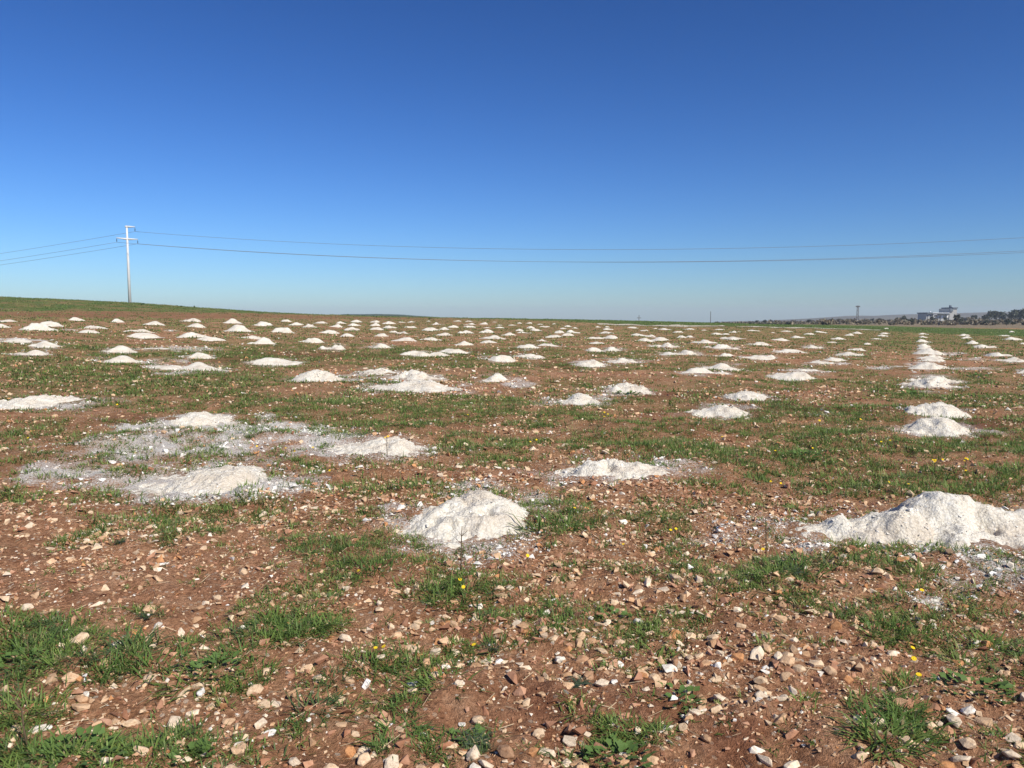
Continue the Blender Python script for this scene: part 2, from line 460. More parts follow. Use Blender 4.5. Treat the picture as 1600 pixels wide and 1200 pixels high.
# ------------------------------------------------------------------ ground sheet
def build_ground():
    fine = np.radians(np.linspace(-50, 50, 560))
    coarse = np.radians(np.linspace(50, 310, 48))[1:-1]
    az = np.concatenate([fine, coarse])
    r = [0.5]
    while r[-1] < 2450:
        q = r[-1]
        if q < 2.2: d = .1
        elif q < 100: d = max(.012, min(q * .014, q * q * 2.6 / 1933))
        else: d = q * (.014 + .03 * min(1, (q - 100) / 400))
        r.append(q + d)
    r = np.array(r)
    R, A = np.meshgrid(r, az, indexing='ij')
    X, Y = R * np.sin(A), R * np.cos(A)
    x, y = X.ravel(), Y.ravel()
    z = ground(x, y)
    nr, na = R.shape
    i, j = np.meshgrid(np.arange(nr - 1), np.arange(na), indexing='ij')
    j2 = (j + 1) % na
    F = np.stack([i * na + j, i * na + j2, (i + 1) * na + j2, (i + 1) * na + j], -1).reshape(-1, 4)[:, ::-1]
    V = np.stack([x, y, z], -1)
    me = tri_mesh("ground", V, F, smooth=True)
    # centre under the viewer
    g, crop, lime, moist, _, _ = zones(x, y)
    gg = g * (.15 + .85 * sstep(6, 18, np.hypot(x, y))); attr(me, "scrubland", ((y > 120) & (crop < .3) | (y < 1) & (np.hypot(x, y) > 120)).astype(float));
    attr(me, "green", gg); attr(me, "crop", crop); attr(me, "lime", lime); attr(me, "moist", moist)
    bm = bmesh.new(); bm.from_mesh(me); bm.verts.ensure_lookup_table()
    bm.faces.new([bm.verts[k] for k in range(na)][::-1]).smooth = True
    bm.to_mesh(me); bm.free()
    obj("ground", me, M_GROUND, kind="structure", label="stony red-brown field soil with patchy grass")

# far hills
def hill(name, tab, D0, D1, D2, mat, label, zb=-24):
    """ridge whose skyline stands where the photo shows it; tab = (px, py of the skyline)"""
    px = np.linspace(tab[0][0], tab[-1][0], 160)
    py = np.interp(px, [t[0] for t in tab], [t[1] for t in tab])
    ds = np.concatenate([np.linspace(D0, D1, 14), np.linspace(D1, D2, 8)[1:]])
    V = np.zeros((len(ds), len(px), 3))
    zt = EYE + D1 * (HORIZ - py) / FPX
    for k, d in enumerate(ds):
        s = sstep(D0, D1, np.array(d)) if d <= D1 else 1 - sstep(D1, D2, np.array(d))
        x = (px - 800) / FPX * d
        edge = sstep(0, .12, np.linspace(0, 1, len(px))) * (1 if tab[-1][0] > 1700 else (1 - sstep(.88, 1, np.linspace(0, 1, len(px)))))
        z = zb + (zt - zb) * s * np.maximum(edge, .0) + fbm(x, x * 0 + d, 90, 3, 5) * 1.3 * s
        V[k, :, 0], V[k, :, 1], V[k, :, 2] = x, d, z
    na = len(px)
    i, j = np.meshgrid(np.arange(len(ds) - 1), np.arange(na - 1), indexing='ij')
    F = np.stack([i * na + j, i * na + j + 1, (i + 1) * na + j + 1, (i + 1) * na + j], -1).reshape(-1, 4)
    obj(name, tri_mesh(name, V.reshape(-1, 3), F, smooth=True), mat, kind="structure", label=label)
hill("hills", [(980, 505), (1080, 503), (1200, 500), (1300, 495.5), (1380, 493), (1450, 490), (1520, 489), (1600, 488), (1800, 484), (2300, 480)],
     520, 1250, 2100, M_HILL, "low hazy scrub-covered hills on the horizon beyond the house")
hill("ridge", [(470, 499), (540, 491.5), (590, 490.5), (630, 491.5), (680, 494.5), (720, 498), (760, 501)], 420, 620, 900, M_HILLG, "low dark green ridge showing over the crest of the field")

# pale track along the sown field
def track(pts, w):
    P3 = [px2ground(*p) for p in pts]
    V = []; F = []
    seg = 26
    xs = np.interp(np.linspace(0, len(P3) - 1, seg), range(len(P3)), [p[0] for p in P3])
    ys = np.interp(np.linspace(0, len(P3) - 1, seg), range(len(P3)), [p[1] for p in P3])
    for k in range(seg):
        ww = w * (.8 + .4 * random.random())
        for q in (-.5, -.17, .17, .5):
            yy = ys[k] + q * ww
            V.append((xs[k], yy, float(ground(xs[k], yy)) + .035))
    for k in range(seg - 1):
        for q in range(3):
            a = k * 4 + q
            F.append((a, a + 4, a + 5, a + 1))
    me = bpy.data.meshes.new("track"); me.from_pydata(V, [], F); me.update()
    obj("path", me, M_TRACK, kind="structure", label="thin pale strip of track along the edge of the sown field")
track([(935, 506.8), (1000, 508.5), (1060, 509.6), (1135, 510.2)], 3.0)
track([(1150, 510.8), (1240, 512.4), (1330, 514.6), (1375, 516)], 2.6)

# ------------------------------------------------------------------ lime heaps (left px, right px, top py, bottom py, peak -1..1, style)
# style: '' plain, 'd' soiled and broken, 't' with a spill, 'f' flattened
NEAR = [
    (-20, 148, 614, 640, -.05, 't', "white lime heap with flat top beside the green weed strip, thin spill at one end"),
    (250, 385, 644, 669, -.10, 't', "smooth white lime heap with a broad dusty spill across the grass beside it"),
    (190, 448, 733, 779, .42, 't', "wide low white lime heap with grass blades growing through its front edge"),
    (505, 682, 680, 714, .28, 't', "long rounded cream lime heap with a low tail and a thin yellow-flowered stalk in front"),
    (634, 832, 768, 857, .15, 'c', "steep white lime heap with a dark cleft near its top, crumbly lumps at its foot"),
    (864, 1040, 709, 757, -.18, 'c', "broad white lime heap with a small pinkish lump on its rim"),
    (1375, 1665, 773, 858, -.18, 'c', "largest lime heap with a dark crater in its top, spilling down one side"),
    (1185, 1475, 792, 846, .6, 'tf', "low trailing bank of white lime running into the largest cratered heap"),
    (1408, 1505, 652, 679, .1, '', "smooth grey-white lime heap, first of the straight file, with a crumb trail at its foot"),
    (1418, 1500, 627, 651, .0, '', "smooth grey-white lime heap just behind the first one of the straight file"),
    (1414, 1496, 581, 607, -.1, 'd', "ragged broken lime heap of many clumps in the straight file of heaps"),
    (1078, 1162, 629, 650, .15, 'c', "pointed white lime heap with a dark stone stuck in its top"),
    (1136, 1206, 612, 626, -.2, '', "low white lime heap beside the dark turned soil strip, behind the pointed heap"),
    (862, 949, 614, 630, .05, 't', "wide shallow white lime heap in the middle of the field with a faint dusty skirt"),
    (944, 1012, 597, 614, .15, 'd', "white lime heap half hidden by a bushy green weed in front of it"),
    (570, 722, 593, 613, .3, 't', "long white lime heap with a tapering tail and grey streaks at its foot"),
    (562, 626, 570, 588, .0, 'd', "soiled grey-white lime heap with dark hollows, beside a second dirty heap"),
    (616, 690, 577, 595, -.1, 'd', "dirty low lime heap mixed with weeds, touching the hollowed grey heap"),
    (458, 534, 577, 597, -.05, '', "neat white lime heap dotted with small dark stones next to the dark soil strip"),
    (755, 806, 583, 596, -.2, 't', "small white lime heap with a dusty white trail leading away over the grass"),
    (1420, 1466, 931, 949, .1, 'c', "small isolated clod pile of white lime lying among stones and grass"),
]
def C4(ox, tab): return [(ox + a / 4, ox + b / 4, 440 + c / 4, 440 + d / 4, None, s) for a, b, c, d, s in tab]
FARP = C4(0, [
    (-20, 100, 232, 258, ''), (-40, 60, 260, 290, ''), (165, 330, 258, 308, ''), (255, 375, 245, 280, ''), (437, 520, 220, 244, ''), (690, 780, 222, 258, 't'),
    (480, 690, 288, 334, 't'), (505, 665, 268, 298, 'd'), (795, 1015, 312, 350, 't'), (800, 955, 290, 320, ''), (915, 1020, 240, 274, ''), (1150, 1250, 222, 250, 'd'),
    (1175, 1275, 250, 290, ''), (1150, 1310, 305, 357, ''), (1240, 1390, 340, 371, 'f'), (1375, 1515, 225, 262, 't'), (1415, 1585, 265, 310, 't'), (1500, 1630, 330, 358, ''),
    (210, 378, 362, 415, ''), (85, 300, 418, 460, 't'), (640, 845, 398, 440, 't'), (620, 855, 455, 508, 't'), (1155, 1330, 435, 485, 't'), (1110, 1405, 502, 558, 't'),
    (30, 190, 358, 378, 'f'), (940, 1130, 515, 545, 'f'), (880, 1100, 410, 432, 'f')])
FARP += C4(400, [
    (0, 125, 243, 275, 't'), (165, 215, 233, 250, ''), (215, 295, 250, 275, ''), (285, 375, 262, 288, 'd'), (370, 445, 245, 263, ''), (95, 245, 283, 322, 't'),
    (465, 540, 262, 286, ''), (510, 560, 247, 264, ''), (600, 660, 238, 252, ''), (585, 650, 258, 276, ''), (550, 640, 283, 304, 'd'), (715, 770, 239, 254, ''),
    (715, 775, 256, 276, ''), (710, 790, 282, 302, ''), (800, 860, 247, 264, ''), (800, 875, 270, 290, ''), (925, 1000, 272, 290, ''), (950, 1000, 243, 256, ''),
    (890, 940, 249, 259, 'f'), (410, 510, 300, 325, ''), (510, 640, 320, 350, 't'), (715, 835, 318, 348, 't'), (835, 880, 300, 318, 'd'), (880, 950, 303, 324, 'd'),
    (1035, 1140, 282, 306, ''), (1140, 1220, 280, 304, 'd'), (1065, 1090, 242, 252, ''), (1095, 1180, 250, 272, 'd'), (1200, 1265, 270, 288, ''), (1120, 1220, 312, 338, ''),
    (1235, 1280, 240, 250, ''), (1265, 1360, 300, 326, ''), (1310, 1350, 240, 252, ''), (1310, 1370, 257, 272, ''), (1305, 1370, 274, 286, ''), (1400, 1445, 250, 266, ''),
    (1390, 1490, 297, 318, 't'), (1410, 1470, 281, 294, ''), (1475, 1510, 246, 257, ''), (1500, 1545, 265, 276, ''), (1495, 1550, 278, 292, ''), (1540, 1620, 311, 335, ''),
    (1415, 1550, 335, 358, 'd'), (865, 990, 344, 374, ''), (1030, 1150, 343, 370, ''), (1240, 1350, 370, 396, 't'), (1395, 1505, 358, 390, ''), (280, 432, 347, 385, 't'),
    (-40, 130, 337, 395, 't'), (410, 550, 380, 425, 'd'), (695, 850, 380, 418, 't'), (920, 1085, 425, 465, ''), (1060, 1200, 437, 462, 'f'), (1140, 1310, 413, 445, ''),
    (1435, 1602, 445, 497, ''), (10, 270, 470, 520, '')])
FARP += C4(800, [
    (35, 170, 387, 420, ''), (170, 290, 380, 410, ''), (30, 180, 437, 478, 'd'), (145, 220, 347, 372, 'd'), (205, 310, 327, 348, ''), (305, 380, 318, 342, ''),
    (265, 330, 300, 320, ''), (345, 410, 298, 320, ''), (35, 125, 308, 328, ''), (30, 75, 293, 306, ''), (120, 180, 288, 305, ''), (95, 145, 275, 290, ''),
    (160, 240, 273, 286, ''), (330, 370, 268, 280, ''), (380, 410, 284, 293, ''), (300, 340, 285, 294, ''), (30, 60, 253, 262, ''), (90, 125, 253, 262, ''),
    (160, 200, 261, 271, ''), (250, 280, 258, 268, ''), (-20, 25, 266, 276, ''), (520, 560, 276, 287, ''), (575, 610, 279, 289, ''), (570, 630, 290, 300, ''),
    (540, 635, 307, 324, 'd'), (475, 570, 338, 360, ''), (575, 660, 332, 355, ''), (480, 580, 370, 390, 'f'), (465, 560, 408, 436, ''), (585, 705, 402, 430, 't'),
    (395, 580, 480, 532, 'd'), (600, 795, 462, 512, 'd'), (715, 780, 280, 292, ''), (750, 835, 318, 338, ''), (835, 895, 317, 345, 'd'), (785, 880, 348, 372, ''),
    (870, 975, 345, 370, ''), (850, 950, 388, 408, 'f'), (930, 1040, 377, 412, 'd'), (935, 1090, 430, 466, ''), (1045, 1160, 422, 456, 'd'), (1070, 1265, 533, 582, ''),
    (1270, 1360, 558, 580, 'f'), (1190, 1400, 500, 543, 't'), (1030, 1090, 333, 350, ''), (1085, 1140, 325, 348, 'd'), (1120, 1280, 355, 386, 'd'), (1190, 1250, 400, 412, 'f'),
    (1255, 1410, 388, 424, 'd'), (1310, 1455, 338, 360, 'd'), (1475, 1610, 370, 400, 'd'), (1300, 1380, 446, 466, 'f'), (1430, 1610, 452, 488, 'f'), (1270, 1340, 294, 304, ''),
    (1250, 1310, 316, 328, ''), (1355, 1400, 306, 318, ''), (1410, 1435, 307, 315, ''), (1070, 1145, 290, 299, ''), (920, 1000, 290, 300, ''), (1010, 1060, 306, 318, ''),
    (1180, 1220, 298, 306, ''), (1320, 1360, 321, 330, ''), (1475, 1540, 298, 309, ''), (880, 905, 286, 294, ''), (800, 850, 300, 308, '')])
FARP += C4(1200, [
    (0, 50, 313, 324, ''), (75, 150, 304, 314, ''), (150, 220, 336, 350, ''), (230, 290, 317, 330, ''), (295, 360, 306, 320, ''), (25, 120, 348, 370, ''),
    (225, 350, 390, 418, 'd'), (55, 210, 420, 446, ''), (-30, 40, 455, 478, ''), (355, 430, 370, 384, 'f'), (405, 485, 346, 362, ''), (475, 530, 325, 336, ''),
    (525, 580, 310, 326, ''), (420, 575, 434, 464, ''), (500, 600, 413, 430, ''), (350, 480, 470, 500, ''), (260, 400, 490, 512, 'd'), (30, 255, 557, 608, ''),
    (140, 360, 522, 570, 'd'), (640, 720, 350, 364, 'f'), (600, 645, 380, 392, ''), (700, 755, 315, 328, ''), (690, 740, 330, 340, ''), (725, 755, 287, 297, ''),
    (942, 995, 318, 332, 'q'), (942, 995, 334, 350, 'q'), (930, 1010, 355, 380, 'q'), (940, 1005, 381, 405, 'q'), (935, 1060, 410, 450, 'q'), (930, 1105, 440, 490, 'qd'),
    (915, 1065, 485, 540, 'qd'), (930, 1080, 418, 462, 'q'), (940, 1085, 462, 505, 'q'), (905, 1050, 500, 552, 'q'), (985, 1120, 512, 546, 'qd'), (870, 1010, 572, 625, 'qd'), (1000, 1170, 575, 632, 'qd'), (930, 1015, 395, 424, 'q'), (1190, 1255, 323, 338, ''), (1210, 1270, 338, 356, ''), (1240, 1315, 366, 388, ''), (1290, 1410, 386, 418, 'd'), (1370, 1500, 437, 468, ''),
    (1420, 1610, 465, 503, 'd'), (1435, 1510, 328, 342, ''), (1480, 1575, 344, 364, ''), (1575, 1620, 373, 395, ''), (1510, 1540, 304, 316, ''), (1560, 1640, 525, 570, 'd')])

SURF = []
HEAPS = []   # x, y, half-width, half-depth for keeping stones and grass off them
DEEP = {1: .8, 3: .95, 4: .95, 5: 1.45, 6: .72, 7: .85, 8: .42}
def build_heap(L, R, T, B, peak, style, label, group, seed):
    cx = .5 * (L + R)
    x0, y0 = px2ground(cx, B)
    wm = (R - L) / FPX * y0 * (CP)
    depth = wm * (1.35 if y0 < 9 else 1.15 if y0 < 16 else 1.0)
    if 't' in style or 'f' in style: depth *= .8
    if seed in DEEP: depth = wm * DEEP[seed]
    depth = min(depth, 1.9)
    yc = y0 + depth * .45
    xm, _, zt = at_depth(cx, T, y0 + depth * .58)
    if peak is None: peak = random.uniform(-.3, .3)
    zg = float(ground(xm, yc))
    H = zt - zg
    H = min(max(H, .045 * wm if 'f' in style else .09 * wm), (.27 if seed < 60 else .32) * wm)
    hw, hd = wm / 2, depth / 2
    n = int(min(max((R - L) * .62, 16), 120)); m = int(max(12, n * .72))
    hw *= 1.07 if ('t' in style or seed >= 60) else 1.17; hd *= 1.06
    if seed == 5: H *= .74
    if seed >= 60: H *= .86; hw *= 1.24
    gx, gy = np.meshgrid(np.linspace(-1.22, 1.22, n), np.linspace(-1.25, 1.25, m), indexing='ij')
    X, Y = gx * hw, gy * hd
    sd = seed * 7 + 100
    pk = peak
    dx = np.where(gx < pk, (gx - pk) / (1 + pk), (gx - pk) / (1 - pk))
    wob = fbm(X + xm, Y + yc, hw * .75, 3, sd) * .22
    wob += .09 * fbm(X + xm, Y + yc, hw * .22, 2, sd + 11)
    dyn = gy - .12 + .25 * fbm(X + xm, X * 0 + seed, hw * .8, 2, sd + 3)
    rho = np.sqrt(dx ** 2 + dyn ** 2) + wob
    if 't' in style:   # steep cone plus a long low apron
        main = 1 - np.sqrt((dx * 1.55) ** 2 + dyn ** 2) - wob
        h = np.maximum(main, .34 * (1 - rho) - .03)
    elif 'd' in style:
        h = (1 - rho) * (.72 + .55 * fbm(X + xm, Y + yc, hw * .45, 3, sd + 5))
    else: h = 1 - rho
    if seed >= 60:            # the smaller heaps are less tidy: a main cone with side lobes
        h = h * 1.0
        for q in range(2):
            ox, oy, orad = random.uniform(-.6, .6), random.uniform(-.4, .4), random.uniform(.38, .55)
            h = np.maximum(h, random.uniform(.35, .62) * (1 - np.hypot((gx - ox) / orad, (gy - oy) / orad) - wob))
    if 'c' in style and (R - L) > 90:
        h = np.where(h > 0, h, h)
    hp = np.clip(h, 0, 1)
    flat_top = random.uniform(.66, .92)
    ht = hp / flat_top
    soft = ht - .22 * np.maximum(ht - .72, 0) - .55 * np.maximum(ht - 1.0, 0)      # straight flanks, gently rounded crown
    prof = np.where(h > 0, H * np.clip(soft, 0, 1.15) * (.90 + .10 * hp), h * H * 1.2)
    prof += H * (.12 if seed < 60 else .22) * fbm(X + xm, Y + yc, hw * .5, 3, sd + 4) * sstep(.1, .5, hp)
    if 'c' in style:
        kx, ky, kr = (pk + .12) * hw, -.12 * hd, .13 * hw
        d = np.hypot((X - kx) / 1.0, (Y - ky) * .75) / kr
        prof -= .42 * H * np.exp(-d ** 2) * (1 + .5 * fbm(X, Y, .05, 2, sd))
        ln = np.abs((X - kx) * .8 + (Y - ky) * .45 + .03 * fbm(X, Y, .15, 2, sd + 1)) / (.035 * hw + .006)
        prof -= .10 * H * np.exp(-ln ** 2) * (hp > .35)
    px_size = (R - L) / max(hw * 2, .1)
    lump = (.030 if 'd' in style else .014) * min(1.0, hw / .45)
    prof += lump * fbm(X + xm, Y + yc, .16, 3, sd + 8) * np.clip(hp * 3, 0, 1)
    if y0 < 16: prof += .011 * fbm(X + xm, Y + yc, .04, 2, sd + 9) * (hp > .01)
    Z = ground(X + xm, Y + yc) * .6 + .4 * macro(X + xm, Y + yc) + prof - .012
    keep = (h > -.10)
    idx = np.arange(n * m).reshape(n, m)
    q = np.stack([idx[:-1, :-1], idx[1:, :-1], idx[1:, 1:], idx[:-1, 1:]], -1).reshape(-1, 4)
    kq = keep.ravel()[q].any(axis=1)
    q = q[kq]
    used = np.unique(q); remap = -np.ones(n * m, int); remap[used] = np.arange(len(used))
    V = np.stack([X, Y, Z - zg], -1).reshape(-1, 3)[used]
    me = tri_mesh("lime_heap", V, remap[q], smooth=True)
    dirt = np.clip((.36 if 'd' in style else (random.uniform(.0, .24) if seed >= 60 else .03)) + .45 * (1 - sstep(0, .16, hp)) * (h < .16) + .12 * fbm(X + xm, Y + yc, .3, 2, sd + 2), 0, 1)
    attr(me, "dirt", dirt.ravel()[used])
    o = obj("lime_heap", me, M_LIME, label=label, cat="lime heap", group=group)
    o.location = (xm, yc, zg)
    HEAPS.append((xm, yc, hw, hd, pk))
    if seed < 60:
        on = used[hp.ravel()[used] > .04]
        m_ = rng.choice(on, min(len(on), int(420 * hw)))
        SURF.append(np.stack([X.ravel()[m_] + xm, Y.ravel()[m_] + yc, Z.ravel()[m_], np.full(len(m_), y0)], -1))

# dust round the feet of the heaps
for q in NEAR + FARP:
    if q[3] > 540: LIME.append((.5 * (q[0] + q[1]), q[3] - .3 * (q[3] - q[2]), .72 * (q[1] - q[0]), max(.55 * (q[3] - q[2]), 2.5), .43 if q[3] < 640 else .48))
build_ground()
for i, (L, R, T, B, p, s, lab) in enumerate(NEAR):
    build_heap(L, R, T, B, p, s, lab, "lime heaps dumped over the field", i + 1)
GL = {'q': "small white lime heap in the distant straight file leading towards the flat-roofed house",
      'd': "small ragged lime heap soiled with earth and weeds, out in the rows over the field",
      't': "small white lime heap with thin spill trailing off, out in the field rows",
      'f': "flat low smear of white lime lying between the heaps on the field",
      '': "small clean white rounded lime heap, out in the rows over the field"}
def region(L, R, B):
    x, y = px2ground((L + R) / 2, B)
    if x < -.28 * y and y > 18: return "on the slope below the power pole", "slope"
    if y > 58: return "far out near the sown green field", "far"
    if x > .38 * y: return "on the level ground beside the straight file", "level"
    if y > 32: return "in the back rows of the open field", "back"
    return "in the middle rows of the open field", "middle"
KIND = {'d': ("ragged soiled lime heap", "ragged soiled heaps"), 't': ("white lime heap with a thin spill", "heaps with a spill"),
        'f': ("flat low smear of white lime", "flat lime smears"), '': ("clean white rounded lime heap", "clean heaps")}
for i, (L, R, T, B, p, s) in enumerate(FARP):
    key = 'q' if 'q' in s else (s[0] if s else '')
    if key == 'q': lab, grp = GL['q'], "heaps of the straight file"
    else:
        ph, rg = region(L, R, B)
        lab, grp = KIND[key][0] + " " + ph, KIND[key][1] + ", " + rg
    build_heap(L, R, T, B, p, s, lab, grp, i + 60)
HP = np.array(HEAPS)

def on_heap(x, y, grow=1.0):
    m = np.zeros(len(x), bool)
    for hx, hy, hw, hd, pk in HEAPS:
        m |= ((x - hx) / hw) ** 2 + ((y - hy) / hd) ** 2 < grow
    return m

# landmarks by which stones and tufts are told apart
LAND = [(*px2ground(px, py), ph) for px, py, ph in [
    (300, 770, "the wide low heap with grass in front"), (735, 845, "the steep cleft lime heap"), (955, 755, "the broad heap with a lump on its rim"), (1500, 850, "the largest cratered lime heap"),
    (1330, 835, "the trailing bank of lime"), (1443, 945, "the small isolated lime clods"), (965, 1172, "the large-leaved lobed weed"), (1058, 1085, "the dark round-leaved weed"),
    (340, 1052, "the leafy weed in the thick grass"), (120, 1190, "the spreading weed by dry twigs"), (300, 1185, "the low leafy weed by buff stones"), (958, 958, "the small rosette weed"),
    (1520, 1080, "the leafy weed in trailing grass"), (50, 1040, "the dense leafy clump"), (745, 1150, "the grey-green feathery weed"), (905, 1068, "the small bluish feathery weed"),
    (230, 965, "the bluish feathery weed by cream stones"), (190, 855, "the tiny feathery weed"), (1240, 905, "the dark feathery weed under grass"), (720, 893, "the thin dark stalk"),
    (1197, 868, "the stalk by the lime bank"), (740, 1015, "the lone yellow flower"), (1430, 1040, "the three yellow flowers"), (590, 1015, "the yellow flower pair"), (560, 895, "the single flower by the grass"),
    (900, 800, "the flower behind the grass patch"), (460, 705, "the flowers in the lime dust")]]
def near_land(x, y):
    d, ph = min((math.hypot(x - a, y - b), p) for a, b, p in LAND)
    return ph if d < 1.6 else None
# ------------------------------------------------------------------ stones
def hull_mesh(npts, sx, sy, sz, bev, seed):
    r = random.Random(seed)
    bm = bmesh.new()
    for _ in range(npts):
        v = Vector((r.gauss(0, 1), r.gauss(0, 1), r.gauss(0, 1))).normalized()
        k = r.uniform(.82, 1.05)
        bm.verts.new((v.x * sx * k, v.y * sy * k, v.z * sz * k))
    res = bmesh.ops.convex_hull(bm, input=bm.verts)
    bmesh.ops.delete(bm, geom=[g for g in res["geom_interior"] if isinstance(g, bmesh.types.BMVert)], context='VERTS')
    if bev:
        bmesh.ops.dissolve_limit(bm, angle_limit=.25, verts=bm.verts, edges=bm.edges)
        bmesh.ops.bevel(bm, geom=list(bm.edges), offset=bev, segments=1, affect='EDGES', profile=.6)
        for v in bm.verts: v.co *= 1 + r.uniform(-.02, .02)
    bmesh.ops.triangulate(bm, faces=bm.faces)
    bmesh.ops.recalc_face_normals(bm, faces=bm.faces)
    return bm

STONE_ME = []
for k in range(18):
    r = random.Random(900 + k)
    bm = hull_mesh(r.randint(12, 22), 1, r.uniform(.5, .95), r.uniform(.35, .75), .045, k)
    me = bpy.data.meshes.new("stone"); bm.to_mesh(me); bm.free(); me.shade_flat(); me.materials.append(M_STONE); STONE_ME.append(me)
LOW = []
for k in range(22):
    r = random.Random(700 + k)
    bm = hull_mesh(r.randint(7, 8), 1, r.uniform(.6, .95), r.uniform(.42, .75), 0, 400 + k)
    bm.verts.ensure_lookup_table(); bm.verts.index_update()
    LOW.append((np.array([v.co[:] for v in bm.verts]), np.array([[v.index for v in f.verts] for f in bm.faces]))); bm.free()

PAL = np.array([(.58, .39, .235), (.65, .48, .31), (.71, .58, .42), (.50, .31, .175), (.54, .27, .12), (.75, .68, .56), (.80, .76, .68), (.42, .25, .145)])
PALP = np.array([.27, .24, .15, .15, .07, .06, .02, .04])
SOILC = np.array([(.40, .21, .125), (.48, .27, .165), (.33, .16, .09)])

def scatter(n, r0, r1, power, span=44):
    """points by range: power 0 = even over the ground, 1 = 1/r density, 2 = 1/r^2"""
    if r1 < 8: span = 60; n = int(n * 1.36)
    elif r1 < 19: span = 48; n = int(n * 1.08)
    u = rng.random(n)
    e = 2 - power
    r = (r0 ** e + u * (r1 ** e - r0 ** e)) ** (1 / e) if abs(e) > 1e-6 else r0 * (r1 / r0) ** u
    a = np.radians(rng.uniform(-span, span, n))
    return r * np.sin(a), r * np.cos(a)

sx, sy, ss = [], [], []
def add_st(n, r0, r1, power, smin, smax, expo):
    x, y = scatter(n, r0, r1, power); n = len(x)
    s = smin * (smax / smin) ** (rng.random(n) ** expo)
    k = fbm(x, y, 1.3, 3, 140) + .5 * fbm(x, y, .35, 2, 141)
    ok = (rng.random(n) < np.clip(.62 + .75 * k, .12, 1)) & ~on_heap(x, y, 1.0)
    sx.append(x[ok]); sy.append(y[ok]); ss.append(s[ok])
add_st(36000, 1.7, 6.5, 0, .005, .015, 1.0)
add_st(15500, 1.7, 7.5, 0, .011, .044, 1.5)
add_st(26000, 6.0, 15, .8, .010, .024, 1.0)
add_st(12000, 6.5, 18, .8, .017, .055, 1.6)
add_st(18000, 15, 45, 1.0, .028, .075, 1.5)
sx, sy, ss = np.concatenate(sx), np.concatenate(sy), np.concatenate(ss)
ci = rng.choice(len(PAL), len(sx), p=PALP)
colr = PAL[ci] * rng.uniform(.82, 1.12, (len(sx), 1))
clod = rng.random(len(sx)) < .30
colr[clod] = SOILC[rng.integers(0, 3, clod.sum())] * rng.uniform(.8, 1.2, (clod.sum(), 1))
lz = zones(sx, sy)[2]
limey = (rng.random(len(sx)) < lz * 1.1)
colr[limey] = np.array((.76, .73, .66)) * rng.uniform(.9, 1.08, (limey.sum(), 1))
spx, spy = project(sx, sy, ground(sx, sy))
inview = (spx > 0) & (spx < 1600) & (spy < 1215)
app = np.where(inview & ~clod & ~limey, ss / np.hypot(sx, sy), 0)
# stones that the photo shows plainly: px, py, length in px, palette, stretch
HAND = [(125, 1005, 38, 1, 1), (110, 1066, 33, 0, 1), (290, 1071, 38, 1, 1.4), (400, 1066, 30, 1, 1.3), (283, 983, 27, 2, 1), (745, 1104, 36, 1, 1.2), (612, 1180, 42, 2, 1.3),
        (740, 1166, 38, 2, 1.1), (829, 1158, 22, 6, 1), (853, 1153, 28, 2, 1.2), (695, 1028, 26, 1, 1), (1045, 1041, 32, 5, 1), (1195, 1163, 33, 2, 1.1), (1040, 1118, 19, 6, 1),
        (1490, 1116, 29, 6, 1.3), (1183, 1018, 38, 2, 2), (640, 999, 28, 1, 1.2), (668, 931, 17, 1, 1.6), (696, 952, 20, 1, 1), (1012, 909, 30, 2, 1.7), (1055, 907, 24, 1, 1.6),
        (1008, 848, 18, 6, 1), (645, 1070, 28, 1, 1), (150, 948, 24, 2, 1.2), (45, 948, 26, 2, 1.2), (411, 798, 22, 2, 1), (425, 852, 16, 5, 1), (240, 862, 17, 2, 1),
        (380, 886, 20, 1, 1.2), (247, 904, 20, 0, 1.2), (560, 800, 18, 0, 1.2), (1410, 880, 26, 4, 1.3), (1370, 905, 22, 1, 1), (1345, 935, 24, 0, 1.4), (1195, 1047, 17, 6, 1.4),
        (1465, 1062, 18, 5, 1), (1570, 1052, 24, 0, 1), (1195, 1085, 17, 2, 1), (1225, 1090, 18, 2, 1), (960, 1060, 20, 6, 1), (1078, 1020, 18, 1, 1), (940, 1007, 22, 1, 1.2),
        (875, 1012, 20, 5, 1), (865, 993, 18, 1, 1), (1005, 1030, 22, 0, 1.2), (430, 1090, 22, 2, 1), (70, 1130, 22, 6, 1.2), (175, 1128, 20, 2, 1.2), (340, 1140, 22, 1, 1.5),
        (205, 1120, 24, 1, 1.4), (460, 1180, 24, 2, 1), (420, 1142, 26, 6, 1), (530, 1085, 24, 1, 1), (500, 1060, 20, 1, 1), (780, 1025, 20, 6, 1), (722, 1110, 15, 6, 1),
        (310, 1068, 24, 1, 1.2), (1060, 1030, 22, 2, 1), (1010, 1075, 16, 2, 1), (1385, 960, 20, 1, 1), (1275, 940, 18, 1, 1.3), (1095, 975, 20, 1, 1), (570, 1150, 22, 2, 1.2)]
order = np.argsort(-app)[:300 - len(HAND)]
sel = np.zeros(len(sx), bool); sel[order] = True
SN = {0: "buff limestone stone", 1: "sandy pale stone", 2: "cream limestone stone", 3: "brown weathered stone", 4: "orange-brown rusty stone", 5: "chalky off-white stone", 6: "bright white stone", 7: "dark reddish stone"}
